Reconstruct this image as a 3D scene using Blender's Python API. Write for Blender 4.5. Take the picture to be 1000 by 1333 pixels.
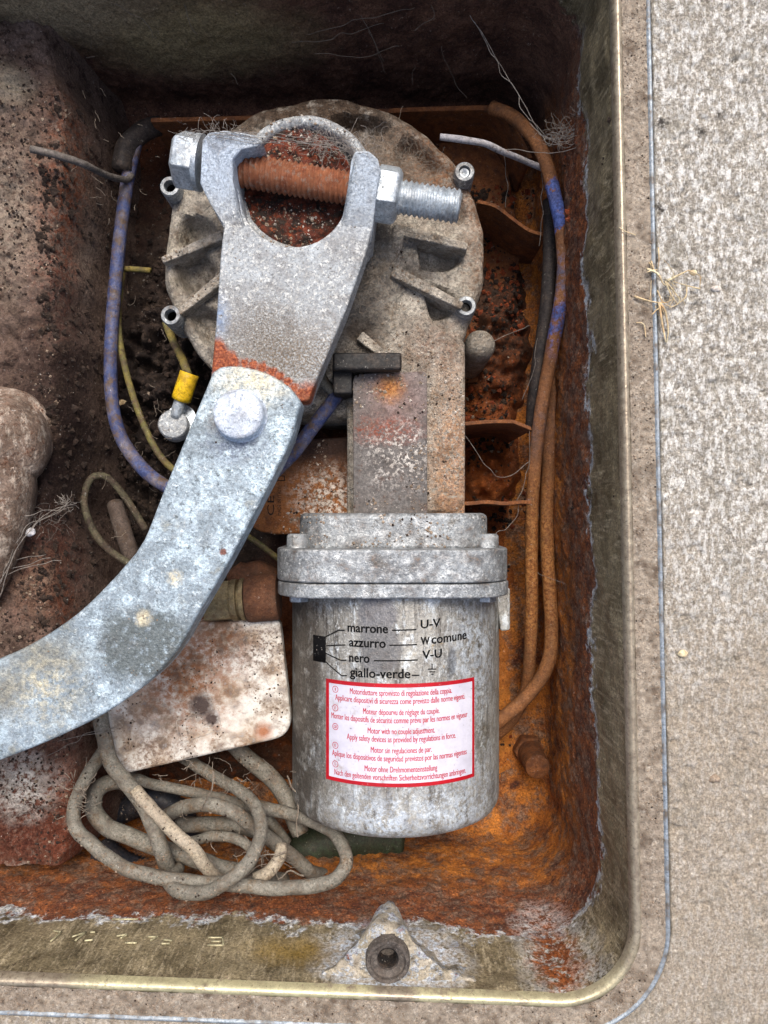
import bpy, bmesh, math, random
import numpy as np
from mathutils import Vector, Matrix

random.seed(7)
RNG = np.random.default_rng(11)
for o in list(bpy.data.objects):
    bpy.data.objects.remove(o)
SC = bpy.context.scene
COL = SC.collection
MM = 0.001
CAMH = 320.0          # camera height above the paving, mm

# ------------------------------------------------------------------ camera
cam_d = bpy.data.cameras.new('camera')
cam_d.sensor_fit = 'VERTICAL'
cam_d.sensor_height = 36.0
cam_d.lens = 36.0 * 1000.0 / 1333.0
cam_d.clip_start = 0.01
cam_d.clip_end = 50
cam = bpy.data.objects.new('camera', cam_d)
cam.location = (0, 0, CAMH * MM)
COL.objects.link(cam)
SC.camera = cam

# ------------------------------------------------------------------ light
SUN_EL, SUN_AZ = 62.0, 8.0          # azimuth measured from +Y towards +X
W = bpy.data.worlds.new('World')
SC.world = W
W.use_nodes = True
wn = W.node_tree
bgn = wn.nodes['Background']
sky = wn.nodes.new('ShaderNodeTexSky')
sky.sky_type = 'NISHITA'
sky.sun_disc = False
sky.sun_elevation = math.radians(SUN_EL)
sky.sun_rotation = math.radians(SUN_AZ)
sky.dust_density = 6.0
sky.air_density = 1.0
sky.ozone_density = 0.6
wn.links.new(sky.outputs[0], bgn.inputs[0])
bgn.inputs[1].default_value = 0.115
sun_d = bpy.data.lights.new('sun', 'SUN')
sun_d.energy = 1.5
sun_d.angle = math.radians(26)
sun_d.color = (1.0, 0.95, 0.88)
sun = bpy.data.objects.new('sun', sun_d)
sd = Vector((math.sin(math.radians(SUN_AZ)) * math.cos(math.radians(SUN_EL)),
             math.cos(math.radians(SUN_AZ)) * math.cos(math.radians(SUN_EL)),
             math.sin(math.radians(SUN_EL))))
sun.rotation_euler = sd.to_track_quat('Z', 'Y').to_euler()
sun.location = sd * 2
COL.objects.link(sun)
vs = SC.view_settings
vs.view_transform = 'Standard'
vs.look = 'None'
vs.gamma = 1
vs.exposure = 0.98
vs.use_curve_mapping = False

# ------------------------------------------------------------------ helpers
def P(px, py, z):
    """layout helper: a point measured on the photograph, taken to its own height z (mm)"""
    s = (CAMH - z) / 1000.0
    return ((px - 500.0) * s, -(py - 666.5) * s, z)

def _hash(i, j, seed):
    n = (i.astype(np.int64) * 374761393 + j.astype(np.int64) * 668265263 + seed * 1274126177) & 0x7fffffff
    n = ((n ^ (n >> 13)) * 1274126177) & 0x7fffffff
    n = (n ^ (n >> 16)) & 0x7fffffff
    return (n & 0xffffff) / float(0xffffff)

def vnoise(x, y, seed=0):
    x = np.asarray(x, float); y = np.asarray(y, float)
    i = np.floor(x); j = np.floor(y)
    fx = x - i; fy = y - j
    fx = fx * fx * (3 - 2 * fx); fy = fy * fy * (3 - 2 * fy)
    i = i.astype(np.int64); j = j.astype(np.int64)
    a = _hash(i, j, seed); b = _hash(i + 1, j, seed)
    c = _hash(i, j + 1, seed); d = _hash(i + 1, j + 1, seed)
    return (a * (1 - fx) + b * fx) * (1 - fy) + (c * (1 - fx) + d * fx) * fy - 0.5

def fbm(x, y, seed=0, octv=4, gain=0.5):
    s = 0; a = 1.0
    x = np.asarray(x, float); y = np.asarray(y, float)
    for k in range(octv):
        s = s + a * vnoise(x + 17.3 * k, y - 9.1 * k, seed + k)
        a *= gain
        x = x * 2.03; y = y * 2.03
    return s

def sstep(a, b, x):
    t = np.clip((np.asarray(x, float) - a) / (b - a), 0, 1)
    return t * t * (3 - 2 * t)

def empty(name, loc, label, cat, group=None):
    o = bpy.data.objects.new(name, None)
    o.empty_display_size = 0.01
    o.location = Vector(loc) * MM
    COL.objects.link(o)
    o['label'] = label; o['category'] = cat
    if group: o['group'] = group
    ORIG[o.name] = Vector(loc)
    return o

ORIG = {}
def build(name, vf, mat, parent=None, bevel=0, smooth=35, seg=2, label=None, cat=None, group=None, kind=None, origin=None):
    """verts in mm, world coordinates -> one mesh object"""
    v, f = vf
    v = np.asarray(v, float).reshape(-1, 3)
    if parent is not None:
        org = ORIG[parent.name]
    else:
        org = Vector(origin) if origin is not None else Vector((float(v[:, 0].mean()), float(v[:, 1].mean()), float(v[:, 2].min())))
    me = bpy.data.meshes.new(name)
    me.from_pydata(((v - np.array(org)) * MM).tolist(), [], f if isinstance(f, list) else f.tolist())
    me.update()
    bm = bmesh.new(); bm.from_mesh(me)
    bmesh.ops.recalc_face_normals(bm, faces=bm.faces) if len(me.polygons) < 6000 else None
    bm.to_mesh(me); bm.free()
    me.materials.append(mat)
    me.polygons.foreach_set('use_smooth', [True] * len(me.polygons))
    if smooth < 180:
        me.set_sharp_from_angle(angle=math.radians(smooth))
    o = bpy.data.objects.new(name, me)
    COL.objects.link(o)
    if parent is None:
        o.location = org * MM
        ORIG[o.name] = org
    else:
        o.parent = parent
        ORIG[o.name] = org
    if bevel:
        m = o.modifiers.new('bevel', 'BEVEL')
        m.width = bevel * MM; m.segments = seg; m.limit_method = 'ANGLE'; m.angle_limit = math.radians(40)
        m.harden_normals = True
    if label: o['label'] = label
    if cat: o['category'] = cat
    if group: o['group'] = group
    if kind: o['kind'] = kind
    return o

def join(*parts):
    V = []; F = []; n = 0
    for v, f in parts:
        v = np.asarray(v, float).reshape(-1, 3)
        V.append(v)
        F.extend([[i + n for i in q] for q in (f if isinstance(f, list) else f.tolist())])
        n += len(v)
    return np.vstack(V), F

def box(x0, x1, y0, y1, z0, z1):
    v = [(x, y, z) for z in (z0, z1) for y in (y0, y1) for x in (x0, x1)]
    f = [[0, 2, 3, 1], [4, 5, 7, 6], [0, 1, 5, 4], [2, 6, 7, 3], [0, 4, 6, 2], [1, 3, 7, 5]]
    return np.array(v, float), f

def prism(poly, z0, z1, top_scale=None):
    n = len(poly)
    v = [(p[0], p[1], z0) for p in poly] + [(p[0], p[1], z1) for p in poly]
    f = [list(range(n))[::-1], list(range(n, 2 * n))] + [[i, (i + 1) % n, n + (i + 1) % n, n + i] for i in range(n)]
    return np.array(v, float), f

def xform(vf, M):
    v, f = vf
    v = np.asarray(v, float)
    R = np.array(M.to_3x3()); t = np.array(M.translation)
    return v @ R.T + t, f

def frame_to(p, d, roll=0):
    """matrix whose local Z is direction d, at p"""
    q = Vector(d).normalized().to_track_quat('Z', 'Y')
    return Matrix.Translation(Vector(p)) @ q.to_matrix().to_4x4() @ Matrix.Rotation(roll, 4, 'Z')

def lathe(prof, n=48, c=(0, 0, 0), cap0=True, cap1=True):
    v = []; f = []
    for r, z in prof:
        for k in range(n):
            a = 2 * math.pi * k / n
            v.append((c[0] + r * math.cos(a), c[1] + r * math.sin(a), c[2] + z))
    m = len(prof)
    for i in range(m - 1):
        for k in range(n):
            f.append([i * n + k, i * n + (k + 1) % n, (i + 1) * n + (k + 1) % n, (i + 1) * n + k])
    if cap0: f.append(list(range(n))[::-1])
    if cap1: f.append(list(range((m - 1) * n, m * n)))
    return np.array(v, float), f

def ngon(r, n, rot=0):
    return [(r * math.cos(rot + 2 * math.pi * k / n), r * math.sin(rot + 2 * math.pi * k / n)) for k in range(n)]

def catmull(pts, step=2.0):
    pts = [np.array(p, float) for p in pts]
    if len(pts) == 2: pts = [pts[0], (pts[0] + pts[1]) / 2, pts[1]]
    q = [2 * pts[0] - pts[1]] + pts + [2 * pts[-1] - pts[-2]]
    out = []
    for i in range(1, len(q) - 2):
        n = max(2, int(np.linalg.norm(q[i + 1] - q[i]) / step))
        for k in range(n):
            t = k / n
            a, b, c, d = q[i - 1], q[i], q[i + 1], q[i + 2]
            out.append(0.5 * ((2 * b) + (-a + c) * t + (2 * a - 5 * b + 4 * c - d) * t * t + (-a + 3 * b - 3 * c + d) * t ** 3))
    out.append(pts[-1])
    return np.array(out)

def tube(pts, r, n=12, step=2.0, rough=0.0, ridge=None, seed=0, taper=None, raw=False):
    c = np.array(pts, float) if raw else catmull(pts, step)
    m = len(c)
    t = np.gradient(c, axis=0)
    t /= np.linalg.norm(t, axis=1)[:, None] + 1e-9
    u = np.cross(t[0], (0, 0, 1.0))
    if np.linalg.norm(u) < 1e-3: u = np.cross(t[0], (1.0, 0, 0))
    u /= np.linalg.norm(u)
    V = []
    for i in range(m):
        u = u - t[i] * np.dot(u, t[i]); u /= np.linalg.norm(u) + 1e-9
        w = np.cross(t[i], u)
        rr = r
        if taper is not None: rr = r * (taper[0] + (taper[1] - taper[0]) * i / (m - 1))
        if ridge: rr = rr * (1 + ridge * (1 if (i // 1) % 2 else -1))
        for k in range(n):
            a = 2 * math.pi * k / n
            q = rr
            if rough: q = rr * (1 + rough * float(fbm(i * step * 0.12, k * 0.9, seed, 2)))
            V.append(c[i] + q * (math.cos(a) * u + math.sin(a) * w))
    F = []
    for i in range(m - 1):
        for k in range(n):
            F.append([i * n + k, i * n + (k + 1) % n, (i + 1) * n + (k + 1) % n, (i + 1) * n + k])
    F.append(list(range(n))[::-1]); F.append(list(range((m - 1) * n, m * n)))
    return np.array(V), F

def grid(x0, x1, y0, y1, step, zf):
    nx = int((x1 - x0) / step) + 1; ny = int((y1 - y0) / step) + 1
    X, Y = np.meshgrid(np.linspace(x0, x1, nx), np.linspace(y0, y1, ny))
    Z = zf(X, Y)
    v = np.stack([X.ravel(), Y.ravel(), Z.ravel()], 1)
    i, j = np.meshgrid(np.arange(nx - 1), np.arange(ny - 1))
    a = (j * nx + i).ravel()
    f = np.stack([a, a + 1, a + nx + 1, a + nx], 1)
    return v, f

def rrect(cx, cy, hx, hy, r, n=6):
    out = []
    for sx, sy, a0 in ((1, 1, 0), (-1, 1, 90), (-1, -1, 180), (1, -1, 270)):
        for k in range(n + 1):
            a = math.radians(a0 + 90 * k / n)
            out.append((cx + sx * (hx - r) + r * math.cos(a), cy + sy * (hy - r) + r * math.sin(a)))
    return out

def rpoly(pts, r, n=5):
    """round the corners of a polygon; r one radius or a list"""
    out = []
    N = len(pts)
    for i in range(N):
        p = np.array(pts[i], float); a = np.array(pts[i - 1], float); b = np.array(pts[(i + 1) % N], float)
        rr = r[i] if isinstance(r, (list, tuple)) else r
        da = a - p; db = b - p
        la = np.linalg.norm(da); lb = np.linalg.norm(db)
        d = min(rr, la * 0.45, lb * 0.45)
        s = p + da / la * d; e = p + db / lb * d
        for k in range(n + 1):
            t = k / n
            out.append(tuple((1 - t) ** 2 * s + 2 * t * (1 - t) * p + t * t * e))
    return out

# ------------------------------------------------------------------ materials
def rgb(h):
    """sRGB 0-255 triple -> linear"""
    return tuple(((c / 255.0) / 12.92 if c / 255.0 <= 0.04045 else ((c / 255.0 + 0.055) / 1.055) ** 2.4) for c in h)

class NT:
    def __init__(s, name):
        s.m = bpy.data.materials.new(name); s.m.use_nodes = True
        s.t = s.m.node_tree; s.n = s.t.nodes; s.l = s.t.links
        s.b = s.n['Principled BSDF']
        g = s.n.new('ShaderNodeNewGeometry')
        sc = s.n.new('ShaderNodeVectorMath'); sc.operation = 'SCALE'; sc.inputs[3].default_value = 1000.0
        s.l.new(g.outputs['Position'], sc.inputs[0])
        s.pos = sc.outputs[0]
        s.cache = {}
    def noise(s, scale, detail=4, rough=0.6, dist=0, co=None, stretch=None, color=False):
        key = (scale, detail, rough, dist, stretch, color)
        if co is None and key in s.cache: return s.cache[key]
        n = s.n.new('ShaderNodeTexNoise')
        n.inputs['Scale'].default_value = scale; n.inputs['Detail'].default_value = detail
        n.inputs['Roughness'].default_value = rough; n.inputs['Distortion'].default_value = dist
        c = co or s.pos
        if stretch:
            v = s.n.new('ShaderNodeVectorMath'); v.operation = 'MULTIPLY'; v.inputs[1].default_value = stretch
            s.l.new(c, v.inputs[0]); c = v.outputs[0]
        s.l.new(c, n.inputs['Vector'])
        r = n.outputs['Color'] if color else n.outputs['Fac']
        if co is None: s.cache[key] = r
        return r
    def grain(s, col, amt, sc=.8):
        g = s.mr(s.noise(sc, 3, .85), .36, .64, 1 - amt, 1 + amt)
        n = s.n.new('ShaderNodeVectorMath'); n.operation = 'SCALE'
        s.l.new(col, n.inputs[0]); s.l.new(g, n.inputs[3])
        return n.outputs[0]
    def vor(s, scale, feature='F1', rnd=1.0):
        n = s.n.new('ShaderNodeTexVoronoi'); n.feature = feature
        n.inputs['Scale'].default_value = scale; n.inputs['Randomness'].default_value = rnd
        s.l.new(s.pos, n.inputs['Vector'])
        return n.outputs['Distance']
    def mr(s, x, a, b, c=0.0, d=1.0, smooth=False):
        n = s.n.new('ShaderNodeMapRange'); n.clamp = True
        if smooth: n.interpolation_type = 'SMOOTHSTEP'
        for i, q in enumerate((a, b, c, d)): n.inputs[i + 1].default_value = q
        s.l.new(x, n.inputs[0]); return n.outputs[0]
    def math(s, op, a, b):
        n = s.n.new('ShaderNodeMath'); n.operation = op
        for i, q in enumerate((a, b)):
            if isinstance(q, (int, float)): n.inputs[i].default_value = q
            else: s.l.new(q, n.inputs[i])
        return n.outputs[0]
    def mix(s, f, a, b):
        n = s.n.new('ShaderNodeMix'); n.data_type = 'RGBA'
        for i, q in ((0, f), (6, a), (7, b)):
            if isinstance(q, (int, float)): n.inputs[i].default_value = q
            elif isinstance(q, tuple): n.inputs[i].default_value = (*q[:3], 1)
            else: s.l.new(q, n.inputs[i])
        return n.outputs[2]
    def blob(s, c, r, soft=0.5, amp=6.0, scl=0.12, st=(1, 1, 1), brk=None):
        nz = s.noise(scl, 4, .75, color=True)
        a = s.n.new('ShaderNodeVectorMath'); a.operation = 'SUBTRACT'; s.l.new(nz, a.inputs[0]); a.inputs[1].default_value = (.5, .5, .5)
        b = s.n.new('ShaderNodeVectorMath'); b.operation = 'SCALE'; s.l.new(a.outputs[0], b.inputs[0]); b.inputs[3].default_value = amp * 2
        d = s.n.new('ShaderNodeVectorMath'); d.operation = 'ADD'; s.l.new(s.pos, d.inputs[0]); s.l.new(b.outputs[0], d.inputs[1])
        e = s.n.new('ShaderNodeVectorMath'); e.operation = 'SUBTRACT'; s.l.new(d.outputs[0], e.inputs[0]); e.inputs[1].default_value = tuple(c)
        g = s.n.new('ShaderNodeVectorMath'); g.operation = 'MULTIPLY'; s.l.new(e.outputs[0], g.inputs[0]); g.inputs[1].default_value = tuple(st)
        h = s.n.new('ShaderNodeVectorMath'); h.operation = 'LENGTH'; s.l.new(g.outputs[0], h.inputs[0])
        f = s.mr(h.outputs['Value'], r * (1 - soft), r * (1 + soft), 1, 0)
        if brk: f = s.math('MULTIPLY', f, s.mr(s.noise(brk[0], 4, .7), brk[1], brk[2]))
        return f

def wmat(name, c1, c2, bscale=0.08, layers=(), blobs=(), rough=0.8, metal=0.0, bump=((0.8, 0.15),), spec=0.3, lay_bump=0.12, blo=.34, bhi=.66, rough_var=.12, grain=.42, grime=.4, fleck=(.6, .4)):
    """weathered surface: two-tone base, speckle layers (colour, scale, lo, hi[, stretch]), placed stains"""
    s = NT(name)
    hs_ = (sum(ord(c) * (i + 3) for i, c in enumerate(name)) % 97) / 97.0
    col = s.mix(s.mr(s.noise(bscale, 6, .72, .3), blo, bhi), c1, c2)
    hs = []
    for L in layers:
        c, sc, lo, hi = L[:4]
        stv = L[4] if len(L) > 4 else None
        if sc > .4: sc *= .65
        m = s.mr(s.noise(sc, 5, .76, stretch=stv), lo, hi + .03)
        if len(L) > 5: m = s.math('MULTIPLY', m, L[5])
        col = s.mix(m, col, c); hs.append(m)
    for B in blobs:
        c, ctr, r = B[:3]
        kw = B[3] if len(B) > 3 else {}
        f = s.blob(ctr, r, **kw)
        if callable(c): c = c(s)
        col = s.mix(f, col, c)
    if grime: col = s.mix(s.mr(s.noise(.10, 7, .82), .49, .62, 0, grime), col, rgb((70, 57, 46)))
    if grain: col = s.grain(col, grain)
    if fleck[0]: col = s.mix(s.mr(s.noise(.26 + .3 * hs_, 4, .75, stretch=(1, 1.2, 1)), .645, .70, 0, fleck[0]), col, rgb((38, 31, 26)))
    if fleck[1]: col = s.mix(s.mr(s.noise(.34 + .35 * hs_, 4, .75, stretch=(1.2, 1, 1)), .645, .70, 0, fleck[1]), col, rgb((216, 212, 204)))
    s.l.new(col, s.b.inputs['Base Color'])
    h = None
    for sc, d in bump:
        if sc > .5: sc *= .6; d *= 1.5
        q = s.math('MULTIPLY', s.noise(sc, 5, .65), d)
        h = q if h is None else s.math('ADD', h, q)
    for m in hs:
        h = s.math('ADD', h, s.math('MULTIPLY', m, lay_bump))
    bp = s.n.new('ShaderNodeBump'); bp.inputs['Strength'].default_value = 1.0; bp.inputs['Distance'].default_value = 0.001
    s.l.new(h, bp.inputs['Height']); s.l.new(bp.outputs[0], s.b.inputs['Normal'])
    rr = s.mr(s.noise(0.6, 3, .6), .3, .7, max(0.05, rough - rough_var), min(1, rough + rough_var))
    s.l.new(rr, s.b.inputs['Roughness'])
    s.b.inputs['Metallic'].default_value = metal
    s.b.inputs['Specular IOR Level'].default_value = spec
    return s.m

def plain(name, c, rough=.6, metal=0, spec=.3, bump=(1.5, .05), c2=None, sc=.3):
    return wmat(name, c, c2 or tuple(x * .6 for x in c), sc, (), (), rough, metal, (bump,), spec)

MUD = rgb((70, 54, 46)); DARK = rgb((24, 17, 14)); RUST = rgb((120, 55, 20)); RED = rgb((92, 38, 24))
ORANGE = rgb((176, 92, 26)); WHITE = rgb((214, 216, 216)); DUST = rgb((150, 134, 116)); BLK = rgb((14, 12, 12))

M = {}
# galvanised steel of the arms
M['arm'] = wmat('galvanised_arm', rgb((106, 118, 126)), rgb((148, 163, 174)), 0.045,
    layers=[(rgb((174, 192, 203)), 0.09, .49, .60), (rgb((78, 86, 88)), 0.35, .55, .66), (rgb((194, 207, 214)), .3, .56, .64), (rgb((126, 128, 118)), .05, .58, .70), (rgb((208, 212, 214)), .9, .60, .70), (rgb((84, 76, 64)), .8, .66, .74)],
    blobs=[(rgb((88, 96, 98)), P(188, 840, -14), 17, dict(soft=.18, amp=7, scl=.06, st=(.85, 1, 1), brk=(.3, .32, .46))),
           (rgb((112, 114, 110)), P(10, 900, -14), 9, dict(soft=.6, amp=8, scl=.07)),
           (rgb((112, 116, 114)), P(60, 855, -14), 8, dict(soft=.6, amp=8, scl=.07, st=(.5, 1, 1))),
           (rgb((186, 178, 154)), P(187, 805, -14), 3.0, dict(soft=.5, amp=2.4, scl=.4, brk=(.6, .3, .5))),
           (rgb((186, 180, 158)), P(228, 752, -14), 3.0, dict(soft=.5, amp=2.6, scl=.4, brk=(.6, .35, .55))),
           (rgb((188, 180, 154)), P(330, 495, -14), 9, dict(soft=.8, amp=4, scl=.3, st=(.7, 1.2, 1), brk=(.4, .3, .6))),
           (rgb((96, 106, 122)), P(305, 576, -14), 8, dict(soft=.5, amp=5, scl=.2, st=(.7, 1, 1), brk=(.3, .38, .58))),
           (rgb((110, 112, 114)), P(282, 545, -14), 5, dict(soft=.5, amp=4, scl=.2, brk=(.3, .38, .58))),
           (rgb((178, 172, 150)), P(60, 895, -14), 13, dict(soft=.8, amp=6, scl=.15, brk=(.3, .42, .62))),
           (rgb((108, 70, 62)), P(291, 718, -14), 1.5, dict(soft=.2, amp=1.4, scl=.6))],
    rough=.5, metal=.3, bump=((1.6, .16), (.25, .25)), spec=.45, grain=.36, grime=.2)
def red_rust(s): return s.mix(s.mr(s.noise(.8, 4, .6), .4, .6), rgb((116, 50, 30)), rgb((142, 78, 46)))
M['lever'] = wmat('galvanised_lever', rgb((120, 122, 124)), rgb((158, 166, 172)), 0.05,
    layers=[(rgb((208, 210, 208)), 0.9, .50, .60), (rgb((120, 112, 100)), 1.2, .58, .68), (rgb((70, 62, 54)), .9, .68, .74)],
    blobs=[(rgb((104, 92, 78)), P(375, 465, -30), 20, dict(soft=.7, amp=6, scl=.15, st=(.7, 1.3, 1), brk=(1.0, .38, .56))),
           (rgb((96, 88, 78)), P(345, 432, -30), 16, dict(soft=.7, amp=6, scl=.15, brk=(1.3, .4, .58))),
           (rgb((120, 138, 164)), P(284, 412, -30), 4, dict(soft=.7, amp=2, scl=.3, st=(1, .5, 1), brk=(.4, .3, .6))),
           (red_rust, P(281, 464, -30), 6.5, dict(soft=.2, amp=2.2, scl=.3, st=(1.1, .8, 1))), (red_rust, P(298, 470, -30), 4.5, dict(soft=.2, amp=2, scl=.3)),
           (red_rust, P(305, 472, -30), 2.2, dict(soft=.3, amp=2.6, scl=.35)), (red_rust, P(318, 473, -30), 2.2, dict(soft=.3, amp=2.6, scl=.35)), (red_rust, P(330, 475, -30), 2.2, dict(soft=.3, amp=2.6, scl=.35)), (red_rust, P(342, 479, -30), 2.2, dict(soft=.3, amp=2.6, scl=.35)), (red_rust, P(354, 484, -30), 2.2, dict(soft=.3, amp=2.6, scl=.35)), (red_rust, P(364, 490, -30), 2.2, dict(soft=.3, amp=2.6, scl=.35)), (red_rust, P(374, 497, -30), 2.2, dict(soft=.3, amp=2.6, scl=.35)), (red_rust, P(383, 504, -30), 2.2, dict(soft=.3, amp=2.6, scl=.35)), (red_rust, P(392, 512, -30), 2.2, dict(soft=.3, amp=2.6, scl=.35)), (red_rust, P(400, 520, -30), 2.2, dict(soft=.3, amp=2.6, scl=.35)),
           (red_rust, P(405, 520, -34), 8, dict(soft=.3, amp=2, scl=.3)),
           (rgb((160, 172, 186)), P(280, 215, -24), 18, dict(soft=.5, amp=4)),
           (rgb((172, 182, 192)), P(470, 240, -24), 16, dict(soft=.5, amp=4))],
    rough=.65, metal=.2, bump=((1.3, .22), (.25, .25)), spec=.4)
M['zinc'] = wmat('zinc_fastener', rgb((150, 160, 168)), rgb((190, 198, 204)), 0.15,
    layers=[(rgb((214, 216, 214)), .5, .54, .68), (rgb((120, 112, 92)), .7, .60, .72)], rough=.45, metal=.55, bump=((1.5, .05),), spec=.5)
M['zinc_rusty'] = wmat('rusted_thread', rgb((98, 54, 36)), rgb((142, 88, 58)), 0.2,
    layers=[(rgb((178, 162, 146)), .3, .54, .66), (rgb((58, 32, 24)), .3, .56, .66)], rough=.85, metal=0, bump=((2.0, .06),), lay_bump=.05, grain=.2, fleck=(.2, .2))
M['shaft'] = wmat('rusted_shaft', rgb((116, 54, 32)), rgb((74, 38, 30)), 0.12,
    layers=[(rgb((20, 16, 16)), .2, .445, .53), (rgb((170, 84, 44)), .35, .56, .68), (rgb((188, 176, 168)), 1.0, .64, .72)],
    rough=.85, bump=((.9, .7), (.3, .8)), lay_bump=.3)
M['bolt_white'] = wmat('oxidised_bolt', rgb((168, 180, 196)), rgb((196, 204, 214)), 0.3,
    layers=[(rgb((132, 142, 156)), .5, .56, .66), (rgb((222, 226, 230)), .9, .58, .68)], rough=.6, metal=.25, bump=((1.2, .15),))
# cast aluminium of the gear motor
def cast(name, blobs=(), dirty=.55, tone=1.0):
    t = lambda c: tuple(x * tone for x in rgb(c))
    return wmat(name, t((100, 93, 84)), t((150, 144, 134)), 0.08,
        layers=[(t((92, 80, 66)), .12, dirty - .05, dirty + .1), (t((190, 186, 176)), .3, .53, .62), (t((56, 46, 38)), .3, .58, .66), (t((206, 202, 194)), .8, .60, .68)],
        blobs=blobs, rough=.85, metal=.0, bump=((1.2, .5), (.3, .9)), lay_bump=.35, grain=.5, grime=.5)
M['rib'] = None
ORG = lambda s: s.mix(s.mr(s.noise(.4, 5, .6), .4, .6), rgb((124, 76, 38)), rgb((158, 110, 62)))
BROWN_C = lambda s: s.mix(s.mr(s.noise(.3, 5, .65), .4, .6), rgb((104, 72, 50)), rgb((140, 98, 66)))
M['gear'] = cast('cast_gear_housing', tone=1.18, blobs=[
    (BROWN_C, P(570, 205, -77), 26, dict(soft=.6, amp=8, scl=.1, brk=(.5, .35, .6))),
    (BROWN_C, P(632, 300, -80), 16, dict(soft=.6, amp=6, st=(1.6, .5, 1), brk=(.5, .35, .6))),
    (rgb((72, 58, 46)), P(410, 135, -80), 38, dict(soft=.6, amp=10, st=(.55, 1.1, 1), brk=(.15, .3, .5))),
    (rgb((44, 34, 28)), P(470, 430, -80), 12, dict(soft=.6, amp=6)),
    (rgb((120, 92, 76)), P(570, 450, -75), 14, dict(soft=.7, amp=5, brk=(.6, .4, .6))),
    (rgb((176, 170, 158)), P(560, 350, -75), 26, dict(soft=.7, amp=8, scl=.1, brk=(.3, .42, .56))),
    (rgb((176, 168, 152)), P(235, 330, -78), 22, dict(soft=.7, amp=8, scl=.1, brk=(.3, .42, .56))),
    (rgb((60, 48, 40)), P(265, 365, -78), 12, dict(soft=.6, amp=8, scl=.1, brk=(.3, .40, .54))),
    (ORG, P(588, 610, -75), 24, dict(soft=.5, amp=8, st=(2.2, .55, 1), brk=(.3, .36, .54))),
    (rgb((178, 168, 156)), P(585, 560, -75), 22, dict(soft=.5, amp=8, st=(1.2, .6, 1), brk=(.3, .48, .58)))])
M['rib'] = cast('cast_rib', tone=1.45)
M['neck'] = cast('cast_neck', blobs=[
    (ORG, P(585, 620, -75), 22, dict(soft=.6, amp=6, st=(1.6, .6, 1), brk=(.5, .3, .55))),
    (ORG, P(585, 530, -75), 8, dict(soft=.6, amp=4, brk=(.5, .3, .55)))])
PINK = lambda s: s.mix(s.mr(s.noise(.3, 5, .6), .4, .6), rgb((92, 74, 70)), rgb((128, 110, 106)))
M['neck_plate'] = wmat('neck_cover', rgb((70, 67, 66)), rgb((104, 101, 99)), 0.07,
    layers=[(rgb((92, 78, 72)), .15, .54, .64), (rgb((176, 172, 166)), .4, .62, .70), (rgb((70, 44, 34)), .3, .60, .68)],
    blobs=[(PINK, P(515, 520, -62), 14, dict(soft=.7, amp=5)),
           (ORG, P(508, 505, -62), 6.0, dict(soft=.6, amp=3, scl=.25)),
           (rgb((120, 62, 44)), P(500, 560, -62), 9, dict(soft=.7, amp=7, scl=.2, st=(.6, 1.6, 1), brk=(.7, .42, .58))),
           (rgb((186, 182, 176)), P(520, 592, -62), 12, dict(soft=.8, amp=8, scl=.15, brk=(.4, .52, .6)))],
    rough=.7, metal=.15, bump=((1.2, .15), (.25, .2)))
M['flange'] = wmat('flange_aluminium', rgb((108, 112, 116)), rgb((148, 154, 158)), 0.06,
    layers=[(rgb((100, 98, 94)), .14, .54, .66), (rgb((206, 210, 212)), .22, .50, .70), (rgb((220, 222, 220)), .9, .57, .68), (rgb((128, 104, 84)), .2, .60, .74), (rgb((64, 56, 52)), .8, .68, .74)],
    rough=.52, metal=.42, bump=((1.2, .3), (.3, .3)), grime=.5)
VS = (1.0, .25, 1.0)
M['motor'] = wmat('motor_aluminium', rgb((128, 125, 118)), rgb((174, 174, 168)), 0.05,
    layers=[(rgb((94, 91, 86)), .14, .52, .62, (1.4, .16, 1.4)), (rgb((198, 205, 208)), .16, .52, .60, (1.2, .5, 1.2)), (rgb((206, 212, 214)), .4, .58, .66), (rgb((146, 132, 106)), .16, .60, .70), (rgb((74, 66, 60)), .4, .63, .69, (1, .5, 1))],
    blobs=[(rgb((116, 116, 118)), P(492, 800, -46), 9, dict(soft=.15, amp=3.5, scl=.12, st=(1, .7, 1))),
           (rgb((112, 112, 112)), P(495, 845, -46), 10, dict(soft=.15, amp=3.5, scl=.12, st=(1, .8, 1))),
           (rgb((88, 84, 78)), (-40, -100, -74), 26, dict(soft=.35, amp=7, scl=.09, st=(1.6, .36, 1), brk=(.12, .3, .5))),
           (rgb((104, 106, 108)), P(590, 862, -49), 4, dict(soft=.2, amp=1.5, scl=.2, st=(1.5, .5, 1))),
           (rgb((186, 196, 206)), P(600, 1050, -60), 24, dict(soft=.6, amp=6, scl=.1, brk=(.35, .42, .58))),
           (rgb((186, 196, 206)), P(490, 1068, -46), 14, dict(soft=.6, amp=6, scl=.1, st=(.6, 1.2, 1), brk=(.35, .42, .58))),
           (rgb((186, 196, 206)), P(625, 850, -60), 15, dict(soft=.6, amp=6, scl=.1, st=(1, .5, 1), brk=(.3, .42, .58))),
           (rgb((96, 90, 72)), P(634, 962, -62), 6, dict(soft=.6, amp=3, scl=.2, st=(1.3, .6, 1), brk=(.5, .38, .55)))],
    rough=.48, metal=.45, bump=((1.3, .15), (.3, .2)), spec=.5, grain=.36)
M['steel_dark'] = wmat('dark_steel', rgb((60, 54, 50)), rgb((98, 92, 86)), .3, layers=[(rgb((150, 146, 140)), .9, .6, .7)], rough=.7, metal=.3)
M['black_plastic'] = wmat('black_plastic', rgb((15, 15, 17)), rgb((24, 24, 25)), .2, layers=[(rgb((80, 74, 68)), 1.2, .62, .74)], rough=.6, bump=((2, .05),))
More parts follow.
